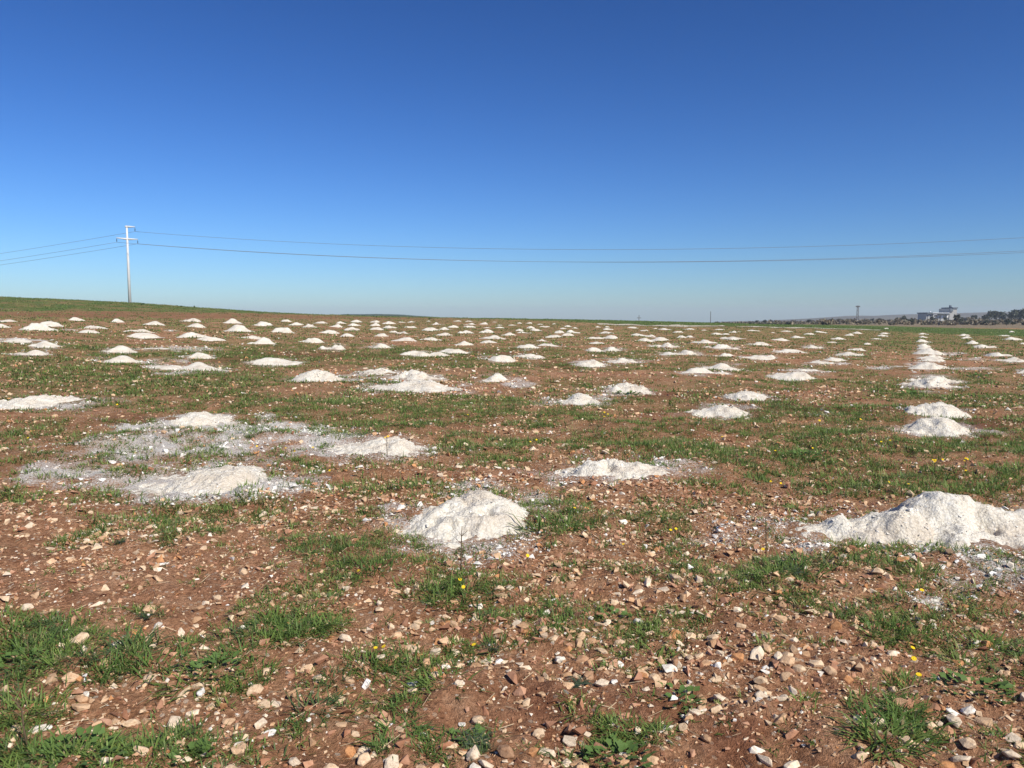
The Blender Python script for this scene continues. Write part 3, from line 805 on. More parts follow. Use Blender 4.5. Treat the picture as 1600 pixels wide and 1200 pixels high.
def put_stone(x, y, s, pal, c, stretch=1.0, lab=None):
    o = bpy.data.objects.new("stone", random.choice(STONE_ME)); COL.objects.link(o)
    o.location = (x, y, float(ground(x, y)) + s * random.uniform(-.05, .28))
    o.rotation_euler = (random.gauss(0, .22), random.gauss(0, .22), random.uniform(0, 6.28))
    o.scale = (s * stretch, s, s * random.uniform(.8, 1.1))
    o.color = (*[float(v) for v in c], 1)
    nm, ph = SN[pal], near_land(x, y)
    o["label"] = nm + (" lying close to " + ph if ph else " lying loose on open stony soil")
    o["category"] = "stone"; o["group"] = nm + "s " + ("by " + ph if ph else "on open soil")
for i in np.nonzero(sel)[0]:
    put_stone(float(sx[i]), float(sy[i]), float(ss[i]), int(ci[i]), colr[i])
for px, py, w, pal, st in HAND:
    x, y = px2ground(px, py + w * .2)
    s = w / FPX * math.hypot(y, EYE) / 2 / (1 + .45 * (st - 1))
    put_stone(x, y, s, pal, PAL[pal] * random.uniform(.92, 1.1), st)

def rot_mats(n, tilt):
    a, b, c = rng.normal(0, tilt, n), rng.normal(0, tilt, n), rng.uniform(0, 2 * np.pi, n)
    ca, sa, cb, sb, cc, sc = np.cos(a), np.sin(a), np.cos(b), np.sin(b), np.cos(c), np.sin(c)
    R = np.empty((n, 3, 3))
    R[:, 0] = np.stack([cc * cb, cc * sb * sa - sc * ca, cc * sb * ca + sc * sa], -1)
    R[:, 1] = np.stack([sc * cb, sc * sb * sa + cc * ca, sc * sb * ca - cc * sa], -1)
    R[:, 2] = np.stack([-sb, cb * sa, cb * ca], -1)
    return R

def batch(x, y, s, c, variants, sink=.12, tilt=.3, stretch=.25, z=None):
    Vs, Fs, Cs, off = [], [], [], 0
    z = ground(x, y) if z is None else z
    var = rng.integers(0, len(variants), len(x))
    for k, (v, f) in enumerate(variants):
        m = np.nonzero(var == k)[0]
        if not len(m): continue
        sc = s[m, None] * (1 + rng.uniform(-stretch, stretch, (len(m), 3)))
        P = np.einsum('nij,nkj->nki', rot_mats(len(m), tilt), v[None] * sc[:, None])
        P += np.stack([x[m], y[m], z[m] + s[m] * sink], -1)[:, None]
        Vs.append(P.reshape(-1, 3)); Fs.append((f[None] + (np.arange(len(m)) * len(v))[:, None, None]).reshape(-1, 3) + off)
        Cs.append(np.repeat(c[m], len(v), 0)); off += len(m) * len(v)
    return np.concatenate(Vs), np.concatenate(Fs), np.concatenate(Cs)

V, F, C = batch(sx[~sel], sy[~sel], ss[~sel], colr[~sel], LOW)
obj("gravel", tri_mesh("gravel", V, F, C), M_GRAVEL, kind="stuff", label="small stones, grit and soil clods strewn over the field", cat="gravel")

# crumbs of lime round the heaps
cx_, cy_, cs_ = [], [], []
for hx, hy, hw, hd, pk in HEAPS:
    d = math.hypot(hx, hy)
    if d > 26: continue
    n = int(900 * hw * (8 / max(d, 5)) ** 1.0)
    a = rng.uniform(0, 2 * np.pi, n); q = 1 + np.abs(rng.normal(0, .16, n)) - .22
    cx_.append(hx + np.cos(a) * q * hw); cy_.append(hy + np.sin(a) * q * hd); cs_.append(np.clip(rng.lognormal(-5.0, .45, n), .003, .024) * max(1, d / 9))
x, y = scatter(60000, 4, 16, .6)
lz = zones(x, y)[2]; ok = rng.random(len(x)) < lz ** 1.3 * 1.2
cx_.append(x[ok]); cy_.append(y[ok]); cs_.append(np.clip(rng.lognormal(-5.0, .4, ok.sum()), .003, .02))
cx_, cy_, cs_ = map(np.concatenate, (cx_, cy_, cs_))
ok = ~on_heap(cx_, cy_, .55)
SF = np.concatenate(SURF)
SF[:, :2] += rng.normal(0, .006, (len(SF), 2))
ax_, ay_ = np.concatenate([cx_[ok], SF[:, 0]]), np.concatenate([cy_[ok], SF[:, 1]])
as_ = np.concatenate([cs_[ok], np.clip(rng.lognormal(-4.9, .5, len(SF)), .004, .03) * np.maximum(1, SF[:, 3] / 10)])
az_ = np.concatenate([ground(cx_[ok], cy_[ok]), SF[:, 2]])
V, F, C = batch(ax_, ay_, as_, np.array((.79, .755, .675)) * rng.uniform(.78, 1.06, (len(ax_), 1)), [LOW[k] for k in range(6)], z=az_, sink=.05)
obj("lime_crumbs", tri_mesh("lime_crumbs", V, F, C), M_GRAVEL, kind="stuff", label="white crumbs of lime scattered round the heaps", cat="lime crumbs")

# ------------------------------------------------------------------ grass
GREENS = np.array([(.160, .235, .052), (.120, .195, .044), (.195, .265, .065), (.105, .155, .052), (.25, .28, .09), (.34, .30, .14)])
GP = np.array([.30, .25, .20, .14, .08, .03])
def blades(x, y, h, rad, B, wid, segs=2, flat=.5):
    """tufts at x, y: B blades each, springing from a small disc and bending outwards"""
    n = len(x)
    z = ground(x, y)
    phi = rng.uniform(0, 2 * np.pi, (n, B)); q = np.sqrt(rng.random((n, B))) * rad[:, None]
    bx = x[:, None] + np.cos(phi) * q; by = y[:, None] + np.sin(phi) * q
    th = phi + rng.normal(0, .9, (n, B))
    L = h[:, None] * rng.uniform(.55, 1.25, (n, B))
    lean = np.clip(rng.normal(flat, .38, (n, B)), .05, 1.45)
    lean2 = np.clip(lean + rng.uniform(.1, .8, (n, B)), 0, 1.75)
    w = wid[:, None] * rng.uniform(.7, 1.3, (n, B))
    wx, wy = -np.sin(th) * w, np.cos(th) * w
    bz = np.repeat(z[:, None], B, 1) - .006
    l1, l2 = L * .55, L * .45
    mx = bx + np.cos(th) * np.sin(lean) * l1; my = by + np.sin(th) * np.sin(lean) * l1; mz = bz + np.cos(lean) * l1
    tx = mx + np.cos(th) * np.sin(lean2) * l2; ty = my + np.sin(th) * np.sin(lean2) * l2; tz = mz + np.cos(lean2) * l2
    base = GREENS[rng.choice(len(GREENS), n, p=GP)][:, None, :] * rng.uniform(.75, 1.3, (n, B, 1))
    dry = rng.random((n, B)) < .05
    base[dry] = np.array((.30, .25, .12))
    if segs == 2:
        V = np.stack([np.stack([bx - wx, by - wy, bz], -1), np.stack([bx + wx, by + wy, bz], -1),
                      np.stack([mx + wx * .8, my + wy * .8, mz], -1), np.stack([mx - wx * .8, my - wy * .8, mz], -1), np.stack([tx, ty, tz], -1)], 2)
        f = np.array([(0, 1, 2), (0, 2, 3), (3, 2, 4)]); k = 5
    else:
        V = np.stack([np.stack([bx - wx, by - wy, bz], -1), np.stack([bx + wx, by + wy, bz], -1), np.stack([tx, ty, tz], -1)], 2)
        f = np.array([(0, 1, 2)]); k = 3
    F = (f[None] + (np.arange(n * B) * k)[:, None, None]).reshape(-1, 3)
    return V.reshape(-1, 3), F, np.repeat(base.reshape(-1, 3), k, 0)

def tufts(n, r0, r1, power, thresh=.30, soft=.5):
    x, y = scatter(n, r0, r1, power); n = len(x)
    g, crop, lime, moist, px, py = zones(x, y)
    n2 = fbm(x, y, .40, 3, 160)
    p = np.clip((np.maximum(g, crop * .9) - thresh + .60 * n2) / soft, 0, 1) * (1 - .75 * np.clip(lime * 1.4, 0, 1))
    p = np.maximum(p, .06)
    ok = (rng.random(n) < p) & ~on_heap(x, y, .74)
    return x[ok], y[ok], g[ok]

parts = []
x, y, g = tufts(13500, 1.7, 6.5, 0, .33, .45)
h = rng.uniform(.032, .08, len(x)) * (.7 + .5 * g)
# the largest near tufts stand as plants of their own
tpx, tpy = project(x, y, ground(x, y))
vis = (tpx > 10) & (tpx < 1590) & (tpy < 1190)
big = np.argsort(-np.where(vis, h / np.hypot(x, y), 0))[:170]
isb = np.zeros(len(x), bool); isb[big] = True
bx_, by_, bh_ = x[isb], y[isb], h[isb]
parts.append(blades(x[~isb], y[~isb], h[~isb], h[~isb] * .75, 19, np.full((~isb).sum(), .0026), 2, 1.0))
x, y, g = tufts(30000, 6.5, 14, .5, .32, .42)
h = rng.uniform(.04, .095, len(x)) * (.75 + .5 * g)
parts.append(blades(x, y, h, h * .9, 13, np.full(len(x), .0056), 1, .85))
x, y, g = tufts(44000, 14, 34, .8, .36, .45)
h = rng.uniform(.05, .11, len(x)) * (.75 + .5 * g)
parts.append(blades(x, y, h, h * 1.2, 10, np.full(len(x), .011), 1, .9))
x, y, g = tufts(42000, 34, 125, 1.0, .22, .5)
h = rng.uniform(.06, .13, len(x))
parts.append(blades(x, y, h, h * 2.0, 7, np.full(len(x), .034), 1, .8))
off = 0; Vs, Fs, Cs = [], [], []
for V, F, C in parts:
    Vs.append(V); Fs.append(F + off); Cs.append(C); off += len(V)
obj("grass", tri_mesh("grass", np.concatenate(Vs), np.concatenate(Fs), np.concatenate(Cs)), M_GRASS, kind="stuff", label="patchy short green grass over the stony field", cat="grass")

# individual tufts: 14 kinds of mesh, copied and turned
TUFT = []
_g = ground
ground = lambda x, y: np.zeros_like(np.asarray(x, float))
for k in range(14):
    V, F, C = blades(np.zeros(1), np.zeros(1), np.array([1.0]), np.array([.7 + .5 * rng.random()]), 60, np.array([.030]), 2, .8 + .35 * rng.random())
    me = tri_mesh("grass_tuft", V, F, C); me.materials.append(M_GRASS); TUFT.append(me)
ground = _g
def put_tuft(x, y, h):
    lz_ = None
    o = bpy.data.objects.new("grass_tuft", random.choice(TUFT)); COL.objects.link(o)
    o.location = (x, y, float(ground(x, y)) - .004)
    o.rotation_euler = (0, 0, random.uniform(0, 6.28)); k = random.uniform(1.0, 1.25)
    o.scale = (h * k, h * k, h)
    ph = near_land(x, y)
    o["label"] = "tuft of green grass growing " + ("close to " + ph if ph else "among stones on open soil")
    o["category"] = "grass tuft"; o["group"] = "grass tufts " + ("by " + ph if ph else "on open soil")
for a, b_, c_ in zip(bx_, by_, bh_): put_tuft(float(a), float(b_), float(c_))
HT = [(905, 1100, 50), (690, 1062, 70), (620, 1135, 60), (1390, 1150, 80), (1200, 1000, 40), (1380, 980, 60), (1030, 1010, 55), (860, 825, 70), (370, 855, 28), (205, 1020, 70),
      (250, 1040, 60), (490, 1100, 60), (190, 770, 50), (1240, 895, 60), (1290, 880, 60), (1360, 835, 40), (460, 990, 50), (60, 1000, 70), (720, 925, 70), (1380, 1160, 70), (1540, 1000, 60),
      (1375, 880, 45), (1440, 895, 50), (580, 890, 50), (1090, 965, 40), (300, 1060, 60), (650, 910, 50)]
for px, py, w in HT:
    x, y = px2ground(px, py + 8)
    put_tuft(x, y, w / FPX * math.hypot(y, EYE) * .55)

# straw and dry twigs on the soil
n = 1500
x, y = scatter(n, 1.8, 8, .4)
ok = ~on_heap(x, y, 1.0); x, y = x[ok], y[ok]; n = len(x)
L = rng.uniform(.02, .09, n); a = rng.normal(.1, .8, n); w = rng.uniform(.0006, .0016, n)
z = ground(x, y) + .006
cx, sx2 = np.cos(a), np.sin(a)
x2, y2 = x + cx * L, y + sx2 * L
z2 = ground(x2, y2) + rng.uniform(.004, .02, n)
V = np.stack([np.stack([x - sx2 * w, y + cx * w, z], -1), np.stack([x + sx2 * w, y - cx * w, z], -1), np.stack([x2 + sx2 * w, y2 - cx * w, z2], -1), np.stack([x2 - sx2 * w, y2 + cx * w, z2], -1),
              np.stack([x, y, z + 2 * w], -1), np.stack([x2, y2, z2 + 2 * w], -1)], 1)
f = np.array([(0, 1, 2), (0, 2, 3), (0, 4, 5), (0, 5, 3), (1, 2, 5), (1, 5, 4)])
F = (f[None] + (np.arange(n) * 6)[:, None, None]).reshape(-1, 3)
obj("straw", tri_mesh("straw", V.reshape(-1, 3), F), M_STRAW, kind="stuff", label="bits of dry straw lying on the soil", cat="straw")

# ------------------------------------------------------------------ weeds and flowers
def leaf_mesh(name, lobes, mat, curl=.25):
    """a lobed leaf lying along +X, unit length, midrib raised edges"""
    V = [(0, 0, 0)]; F = []
    m = 13
    for k in range(m):
        t = k / (m - 1); ang = (t - .5) * 2 * 2.5
        rr = (.46 + .10 * math.cos(ang * lobes)) * (1 - .12 * abs(ang) / 2.5)
        x = .5 + rr * math.cos(ang); yy = rr * .85 * math.sin(ang)
        V.append((x, yy, curl * (abs(yy) * .5 - (x - .35) ** 2 * .6) + .18 * x))
    V.append((.45, 0, .06))
    F = [(len(V) - 1, k, k + 1) for k in range(1, m)]
    F.append((0, 1, len(V) - 1)); F.append((0, len(V) - 1, m))
    me = bpy.data.meshes.new(name); me.from_pydata(V, [], F); me.update(); me.shade_smooth(); me.materials.append(mat)
    return me
LEAVES = [leaf_mesh("leaf", l, M_WEED, c) for l, c in ((5, .25), (6, .4), (4.2, .1))]
def broadleaf(px, py, w, label, leaves=11):
    x, y = px2ground(px, py)
    e = obj("broadleaf_weed", None, label=label, cat="weed", group="broad-leaved weeds")
    e.location = (x, y, float(ground(x, y)))
    R = w / FPX * math.hypot(y, EYE) / 2
    ls = min(R * .37, .03 * max(1, y / 5.5))
    for k in range(min(80, int(leaves * 1.9 * (R * .37 / ls) ** 1.4))):
        o = obj("leaf", LEAVES[k % 3], parent=e)
        s = ls * random.uniform(.75, 1.3); a = k * 2.4 + random.uniform(-.3, .3)
        d = R * .85 * random.random() ** .6
        o.location = (math.cos(a) * d, math.sin(a) * d, random.uniform(.003, .22 * R) * (1.2 - d / R) + .004)
        o.rotation_euler = (random.gauss(0, .25), random.uniform(-.45, .05), a); o.scale = (s, s, s)
broadleaf(965, 1172, 105, "broad-leaved green weed with large lobed leaves on bare stony soil", 16)
broadleaf(1058, 1085, 85, "dark broad-leaved weed with rounded leaves next to a cluster of cream stones", 12)
broadleaf(340, 1052, 90, "broad-leaved weed growing out of a thick grass patch between stones", 13)
broadleaf(120, 1190, 150, "spreading bright green leafy weed beside dry twigs", 22)
broadleaf(300, 1185, 110, "low leafy green weed next to buff stones", 14)
broadleaf(958, 958, 60, "small rosette weed with upright pale green leaves", 10)
broadleaf(1520, 1080, 110, "leafy green weed among trailing grass and pale stones", 16)
broadleaf(50, 1040, 130, "dense leafy clump in the big grass patch beside a flat sandy stone", 22)
broadleaf(735, 1140, 60, "small weed with narrow leaves behind a flat cream stone", 9)
broadleaf(1255, 715, 85, "bushy dark green weed standing out on the bare soil", 20)
broadleaf(978, 614, 42, "bushy green weed growing against a white lime heap", 16)
broadleaf(1421, 614, 36, "leafy weed clump in front of the ragged broken lime heap", 14)
broadleaf(1527, 590, 30, "round leafy weed clump with a yellow bloom among the far heaps", 12)

def feathery(px, py, w, label):
    """grey-green finely cut weed: many short leaflets on arching stems"""
    x, y = px2ground(px, py)
    R = w / FPX * math.hypot(y, EYE) / 2
    V, F = [], []
    for k in range(46):
        a = random.uniform(0, 6.28); l = R * random.uniform(.4, 1.05); up = random.uniform(.25, .9)
        for t in np.linspace(.15, 1, 9):
            c = Vector((math.cos(a) * l * t, math.sin(a) * l * t, l * up * t * (1.25 - .8 * t)))
            for s in (-1, 1):
                b2 = a + s * random.uniform(.7, 1.3); q = R * .13 * (1.2 - .6 * t)
                tip = c + Vector((math.cos(b2) * q, math.sin(b2) * q, random.uniform(-.2, .5) * q))
                sd = Vector((-math.sin(b2), math.cos(b2), 0)) * q * .22
                o = len(V); V += [tuple(c - sd), tuple(c + sd), tuple(tip)]; F.append((o, o + 1, o + 2))
    me = tri_mesh("feathery_weed", np.array(V), np.array(F)); 
    o = obj("feathery_weed", me, M_WEED2, label=label, cat="weed", group="feathery weeds")
    o.location = (x, y, float(ground(x, y)) - .003)
feathery(745, 1150, 75, "grey-green feathery weed clump behind a flat cream stone")
feathery(905, 1068, 50, "small dark bluish feathery weed on bare soil beside straw")
feathery(190, 855, 30, "tiny grey-green feathery weed among pale stones")
feathery(1240, 905, 60, "dark feathery weed under the grass patch near orange-brown stones")
feathery(230, 965, 40, "bluish feathery weed beside two cream stones")
feathery(770, 1000, 40, "low feathery weed next to a chalky stone and a dry twig")

# yellow flowers
def petals():
    V, F = [(0, 0, .0)], []
    n = 12
    for k in range(n):
        a0, a1 = 2 * math.pi * (k - .42) / n, 2 * math.pi * (k + .42) / n; am = 2 * math.pi * k / n
        o = len(V)
        V += [(.35 * math.cos(a0), .35 * math.sin(a0), .03), (math.cos(a0) * .95, math.sin(a0) * .95, .12), (1.08 * math.cos(am), 1.08 * math.sin(am), .08),
              (math.cos(a1) * .95, math.sin(a1) * .95, .12), (.35 * math.cos(a1), .35 * math.sin(a1), .03)]
        F += [(0, o, o + 4), (o, o + 1, o + 2, o + 3, o + 4)]
    o = len(V)
    for k in range(8): V.append((.38 * math.cos(k * .785), .38 * math.sin(k * .785), .10))
    V.append((0, 0, .22)); F += [(o + k, o + (k + 1) % 8, o + 8) for k in range(8)]
    me = bpy.data.meshes.new("flower_head"); me.from_pydata(V, [], F); me.update(); me.materials.append(M_YELLOW); return me
HEAD = petals()
STEMS = []
for k in range(4):
    b_ = MB(); c_ = random.uniform(-.12, .12)
    b_.tube([(0, 0, -.05), (c_ * .5, .03, .35), (c_, .02, .7), (c_ * 1.1, 0, 1.0)], [.022, .018, .015, .013], 5)
    me = b_.mesh("stem", True); me.materials.append(M_STEM); STEMS.append((me, c_ * 1.1))
FLOWERS = [(740, 1007), (1430, 1029), (1427, 1012), (1437, 1054), (975, 850), (825, 868), (560, 892), (720, 905), (727, 917), (600, 1010), (587, 1012), (898, 797), (1050, 828), (1056, 826),
           (1193, 858), (1441, 922), (45, 684), (65, 782), (183, 632), (447, 700), (460, 705), (490, 699), (830, 690), (840, 687), (945, 651), (950, 647), (1205, 752), (1220, 755), (1460, 722),
           (1473, 718), (1508, 720), (1509, 735), (1390, 753), (1420, 756), (1422, 784), (1270, 700), (1212, 704), (1281, 657), (1345, 655), (1128, 682), (1391, 688), (1377, 690), (403, 697), (515, 735), (731, 648)]
for px, py in FLOWERS:
    x, y = px2ground(px, py)
    d = math.hypot(y, EYE)
    hgt = random.uniform(.035, .07) if y < 8 else random.uniform(.08, .15)
    # walk towards the camera so that the head, not the root, stands on the pixel
    x, y = x * (1 - hgt / EYE), y * (1 - hgt / EYE)
    z = float(ground(x, y)); zr = EYE + (float(ray(px, py)[2]) / float(ray(px, py)[1])) * y
    hgt = max(.03, zr - z)
    e = obj("yellow_flower", None, label="little yellow flower on a thin stem rising from the grass", cat="flower", group="yellow flowers dotted over the field")
    e.location = (x, y, z)
    me, dx_ = random.choice(STEMS)
    s = obj("stem", me, parent=e); s.scale = (hgt,) * 3
    hd_ = obj("flower_head", HEAD, parent=e)
    hd_.location = (dx_ * hgt, 0, hgt); k = random.uniform(.009, .012) * max(1, d / 9); hd_.scale = (k, k, k)
    hd_.rotation_euler = (random.uniform(.2, .9), random.uniform(-.3, .3), random.uniform(-.6, .6))

# thin upright stalks
def stalk(px, base, top, label, lean=.0, bloom=False):
    x, y = px2ground(px, base)
    z = float(ground(x, y)); h = at_depth(px, top, y)[2] - z
    e = obj("dry_stalk", None, label=label, cat="weed stalk", group="upright weed stalks"); e.location = (x, y, z)
    b_ = MB(); b_.tube([(0, 0, -.02), (lean * h * .3, .0, h * .4), (lean * h * .5, .01, h * .75), (lean * h, 0, h)], [.0045, .004, .003, .002], 6)
    obj("stem", b_.mesh("stem", True), M_DRYSTEM, e)
    for k in range(5):
        t = random.uniform(.35, .95); a = random.uniform(-2, 5); l = h * .14
        b_ = MB(); b_.tube([(lean * h * t * .8, 0, h * t), (lean * h * t * .8 + math.cos(a) * l, math.sin(a) * l * .5, h * t + l * .9)], [.002, .001], 4)
        obj("twig", b_.mesh("twig"), M_DRYSTEM, e)
    if bloom:
        for k in range(3):
            o = obj("flower_head", HEAD, parent=e); o.location = (lean * h + random.uniform(-.02, .02), random.uniform(-.01, .01), h * random.uniform(.93, 1.02)); o.scale = (.011,) * 3
            o.rotation_euler = (.6, random.uniform(-.5, .5), 0)
stalk(720, 893, 822, "thin upright dark stalk in front of the steep cleft lime heap", .03)
stalk(1197, 868, 806, "thin upright dark stalk beside the trailing bank of lime", -.03)
stalk(696, 706, 660, "slim dark stalk standing beside the long cream lime heap", .02)
stalk(605, 714, 682, "thin stalk with pale yellow bloom in front of the long cream heap", -.02, True)
stalk(45, 1168, 1090, "tall pale green stalk among leafy weeds and twigs", -.25)
stalk(945, 668, 643, "flowering weed stalk with yellow bloom on open grass", .02, True)
stalk(1508, 745, 716, "yellow-flowering stalk in the weeds behind the largest heap", .05, True)
stalk(1461, 745, 719, "yellow-flowering stalk in the weeds left of the crater heap", -.05, True) if False else stalk(1461, 745, 719, "twin-headed yellow stalk in the dense weeds by the crater heap", -.05, True)

# ------------------------------------------------------------------ power line
def power_pole(x, y, zb, ztop, label, ad=(.8, .6), group="concrete poles of the power line"):
    e = obj("power_pole", None, label=label, cat="utility pole", group=group)
    e.location = (x, y, zb)
    H = ztop - zb
    b_ = MB(); b_.tube([(0, 0, -.8), (0, 0, H * .5), (0, 0, H - .12)], [.21, .16, .11], 12)
    obj("shaft", b_.mesh("shaft", True), M_CONC, e)
    ax, ay = ad
    tips = []
    def arm(z, l0, l1):
        b_ = MB()
        if l0 > .3: b_.tube([(-ax * l0, -ay * l0, z + .10), (0, 0, z)], [.055, .135], 8)
        else: b_.tube([(-ax * l0, -ay * l0, z), (0, 0, z)], [.10, .16], 8)
        b_.tube([(0, 0, z), (ax * l1, ay * l1, z + .04 * l1)], [.15, .055], 8)
        obj("crossarm", b_.mesh("crossarm", True), M_CONC, e)
    arm(H - .10, .22, 1.0); arm(H - 1.75, 1.3, 1.3)
    for dx_, z in ((1.0, H - .12), (-1.28, H - 1.68), (1.28, H - 1.74)):
        b_ = MB(); zz = z
        b_.tube([(ax * dx_, ay * dx_, zz), (ax * dx_, ay * dx_, zz - .55)], .018, 5)
        for k in range(3): b_.tube([(ax * dx_, ay * dx_, zz - .16 - k * .11), (ax * dx_, ay * dx_, zz - .20 - k * .11), (ax * dx_, ay * dx_, zz - .24 - k * .11)], [.03, .085, .04], 8)
        obj("insulator", b_.mesh("insulator", True), M_INSUL, e)
        tips.append((x + ax * dx_, y + ay * dx_, zb + zz - .55))
    return tips
xp, yp, zp = at_depth(203, 474, 105)
ztp = at_depth(199, 353, 105)[2]
gp = float(ground(xp, yp))
T0 = power_pole(xp, yp, min(gp, zp), ztp, "pale concrete power pole with two crossarms standing on the grassy rise")
xr, yr = 69.5, 80.0
T1 = power_pole(xr, yr, float(ground(xr, yr)), 11.6, "concrete power pole at the far end of the long wire span, past the heaps")
xl, yl = -223.0, 180.0
T2 = power_pole(xl, yl, float(ground(xl, yl)) - .2, 8.6, "concrete power pole beyond the brow of the grassy rise")
def wire(a, b, sag, label, rad=.020):
    n = 48
    pts = []
    for k in range(n + 1):
        t = k / n
        pts.append((a[0] + (b[0] - a[0]) * t, a[1] + (b[1] - a[1]) * t, a[2] + (b[2] - a[2]) * t - 4 * sag * t * (1 - t)))
    b_ = MB(); b_.tube(pts, rad, 5)
    obj("power_wire", b_.mesh("power_wire", True), M_WIRE, label=label, cat="wire", group="wires of the power line")
for k, nm in enumerate(("top wire", "lower wire of the rear crossarm tip", "lower wire of the front crossarm tip")):
    wire(T0[k], T1[k], (2.35, 2.35, 2.2)[k], nm + " sagging in the long span over the lime heaps")
    wire(T0[k], T2[k], 2.4, nm + " dropping away behind the grassy rise")

# far poles
def far_pole(px, base, top, D, label, double=False, arms=True):
    x, y, zt = at_depth(px, top, D); zb = at_depth(px, base, D)[2] - 1.0
    e = obj("distant_pole", None, label=label, cat="utility pole", group="distant poles"); e.location = (x, y, zb)
    H = zt - zb
    b_ = MB()
    if double:
        for s in (-1, 1):
            for q in (-1, 1): b_.tube([(s * .42, q * .35, 0), (s * .25, q * .22, H)], .07, 5)
        for k in range(12):
            z0, z1 = H * k / 12, H * (k + 1) / 12; s = 1 if k % 2 else -1; w = .42 - .17 * k / 12
            b_.tube([(-s * w, -.4, z0), (s * w, -.38, z1)], .06, 4)
    else: b_.tube([(0, 0, 0), (0, 0, H)], [.22, .16], 8)
    obj("mast", b_.mesh("mast"), M_POLE_D, e)
    if arms:
        b_ = MB(); b_.box(-.9 if double else -1.1, .9 if double else 1.1, -.12, .12, H - (.6 if double else 1.6), H - (.1 if double else 1.3))
        obj("crossarm", b_.mesh("crossarm"), M_POLE_D, e)
far_pole(998.5, 505, 492.5, 420, "tiny grey pole with crossarm on the skyline beyond the sown field")
far_pole(1110.5, 505, 486.5, 420, "bare thin dark pole on the skyline where the hills begin", arms=False)
far_pole(1340.5, 506, 477.5, 330, "lattice pylon mast with a short crossbar before the hazy hills", double=True)

# ------------------------------------------------------------------ house
def house():
    D = 350.0
    x0, y0, _ = at_depth(1448, 503, D); x1 = at_depth(1495, 503, D)[0]
    k = D / FPX            # metres per photo pixel here
    zg = float(ground((x0 + x1) / 2, D)) - .3
    e = obj("house", None, label="pale flat-roofed house with a raised stair tower among olive trees", cat="house"); e.location = (x0, y0, zg)
    Z = lambda py: at_depth(1470, py, D)[2] - zg
    X = lambda px: (px - 1448) * k
    def part(name, mat, *boxes, parent=e):
        b_ = MB()
        for q in boxes: b_.box(*q)
        return obj(name, b_.mesh(name), mat, parent)
    part("wall", M_HOUSE_L, (X(1457.5), X(1482), 0, 9, 0, Z(489.5)))
    part("wing", M_HOUSE_L, (X(1448.2), X(1457.3), .6, 8, 0, Z(490)))
    part("stair_tower", M_HOUSE, (X(1482.1), X(1493.5), -.4, 8.4, 0, Z(482.2)))
    part("roof_slab", M_WHITE, (X(1456), X(1482), -.5, 9.4, Z(489.4), Z(488.6)))
    part("roof_slab", M_TANKD, (X(1447.6), X(1457.4), -.4, 8.6, Z(490), Z(488.2)))
    part("roof_slab", M_TANKD, (X(1486.5), X(1494.2), -.8, 8.8, Z(482.1), Z(480.2)))
    part("lower_tower_block", M_TANKD, (X(1482.2), X(1486.6), -.9, 4, Z(486.8), Z(482.4)))
    b_ = MB(); zt = Z(480.2)
    b_.tube([(X(1489.6), 3, zt), (X(1489.6), 3, zt + .25), (X(1489.6), 3, zt + .9), (X(1489.6), 3, zt + 1.05)], [.55, .6, .6, .25], 10)
    obj("water_tank", b_.mesh("water_tank", True), M_TANKD, e)
    b_ = MB(); zt = Z(488.2)
    b_.tube([(X(1456.3), 2, zt), (X(1456.3), 2, zt + .5), (X(1456.3), 2, zt + .62)], [.32, .32, .1], 10)
    obj("water_tank", b_.mesh("water_tank", True), M_WHITE, e)
    for a, b2, t, bt in ((1459, 1463.5, 492, 494.6), (1449.5, 1451, 492, 496.5), (1453.8, 1455.2, 492, 496.5)):
        w = part("window", M_WHITE, (X(a) - .1, X(b2) + .1, -.07 + (.6 if a < 1457 else 0), .02 + (.6 if a < 1457 else 0), Z(bt) - .1, Z(t) + .1))
        part("pane", M_DARK, (X(a), X(b2), -.12 + (.6 if a < 1457 else 0), -.075 + (.6 if a < 1457 else 0), Z(bt), Z(t)), parent=w)
    part("door", M_WHITE, (X(1470.2), X(1473), -.08, .02, Z(497), Z(492.2)))
    part("canopy", M_TANKD, (X(1464.5), X(1481.5), -1.6, -.02, Z(490.9), Z(490.3)))
    part("post", M_DARK, (X(1473.6), X(1474.1), -1.55, -1.4, 0, Z(490.3)))
    part("post", M_DARK, (X(1465), X(1465.5), -1.55, -1.4, 0, Z(490.3)))
    part("shutter", M_WHITE, (X(1478.6), X(1481.4), -.08, .02, Z(496.3), Z(491.8)))
house()

# ------------------------------------------------------------------ trees and scrub
def leaf_cloud(cx, cy, cz, rx, ry, rz, n, size, cols, lobes=7):
    """leaf-clump faces spread through several uneven lobes"""
    L = []
    for k in range(lobes):
        a = rng.uniform(0, 6.28); q = rng.uniform(.25, .75)
        L.append((math.cos(a) * q * rx, math.sin(a) * q * ry, rng.uniform(-.45, .55) * rz, rng.uniform(.35, .62)))
    L = np.array(L)
    w = rng.integers(0, lobes, n)
    d = rng.normal(size=(n, 3)); d /= np.linalg.norm(d, axis=1, keepdims=True)
    rr = rng.random(n) ** .45
    P = L[w, :3] + d * (rr * L[w, 3])[:, None] * np.array([rx, ry, rz])
    P += np.array([cx, cy, cz])
    u = rng.normal(size=(n, 3)); u /= np.linalg.norm(u, axis=1, keepdims=True)
    v = np.cross(u, rng.normal(size=(n, 3))); v /= np.linalg.norm(v, axis=1, keepdims=True)
    s = size * rng.uniform(.6, 1.5, (n, 1))
    V = np.stack([P - u * s, P + v * s * .6, P + u * s, P - v * s * .6], 1).reshape(-1, 3)
    F = np.arange(n * 4).reshape(-1, 4)
    C = np.repeat(np.array(cols)[rng.integers(0, len(cols), n)] * rng.uniform(.7, 1.3, (n, 1)), 4, 0)
    return V, F, C
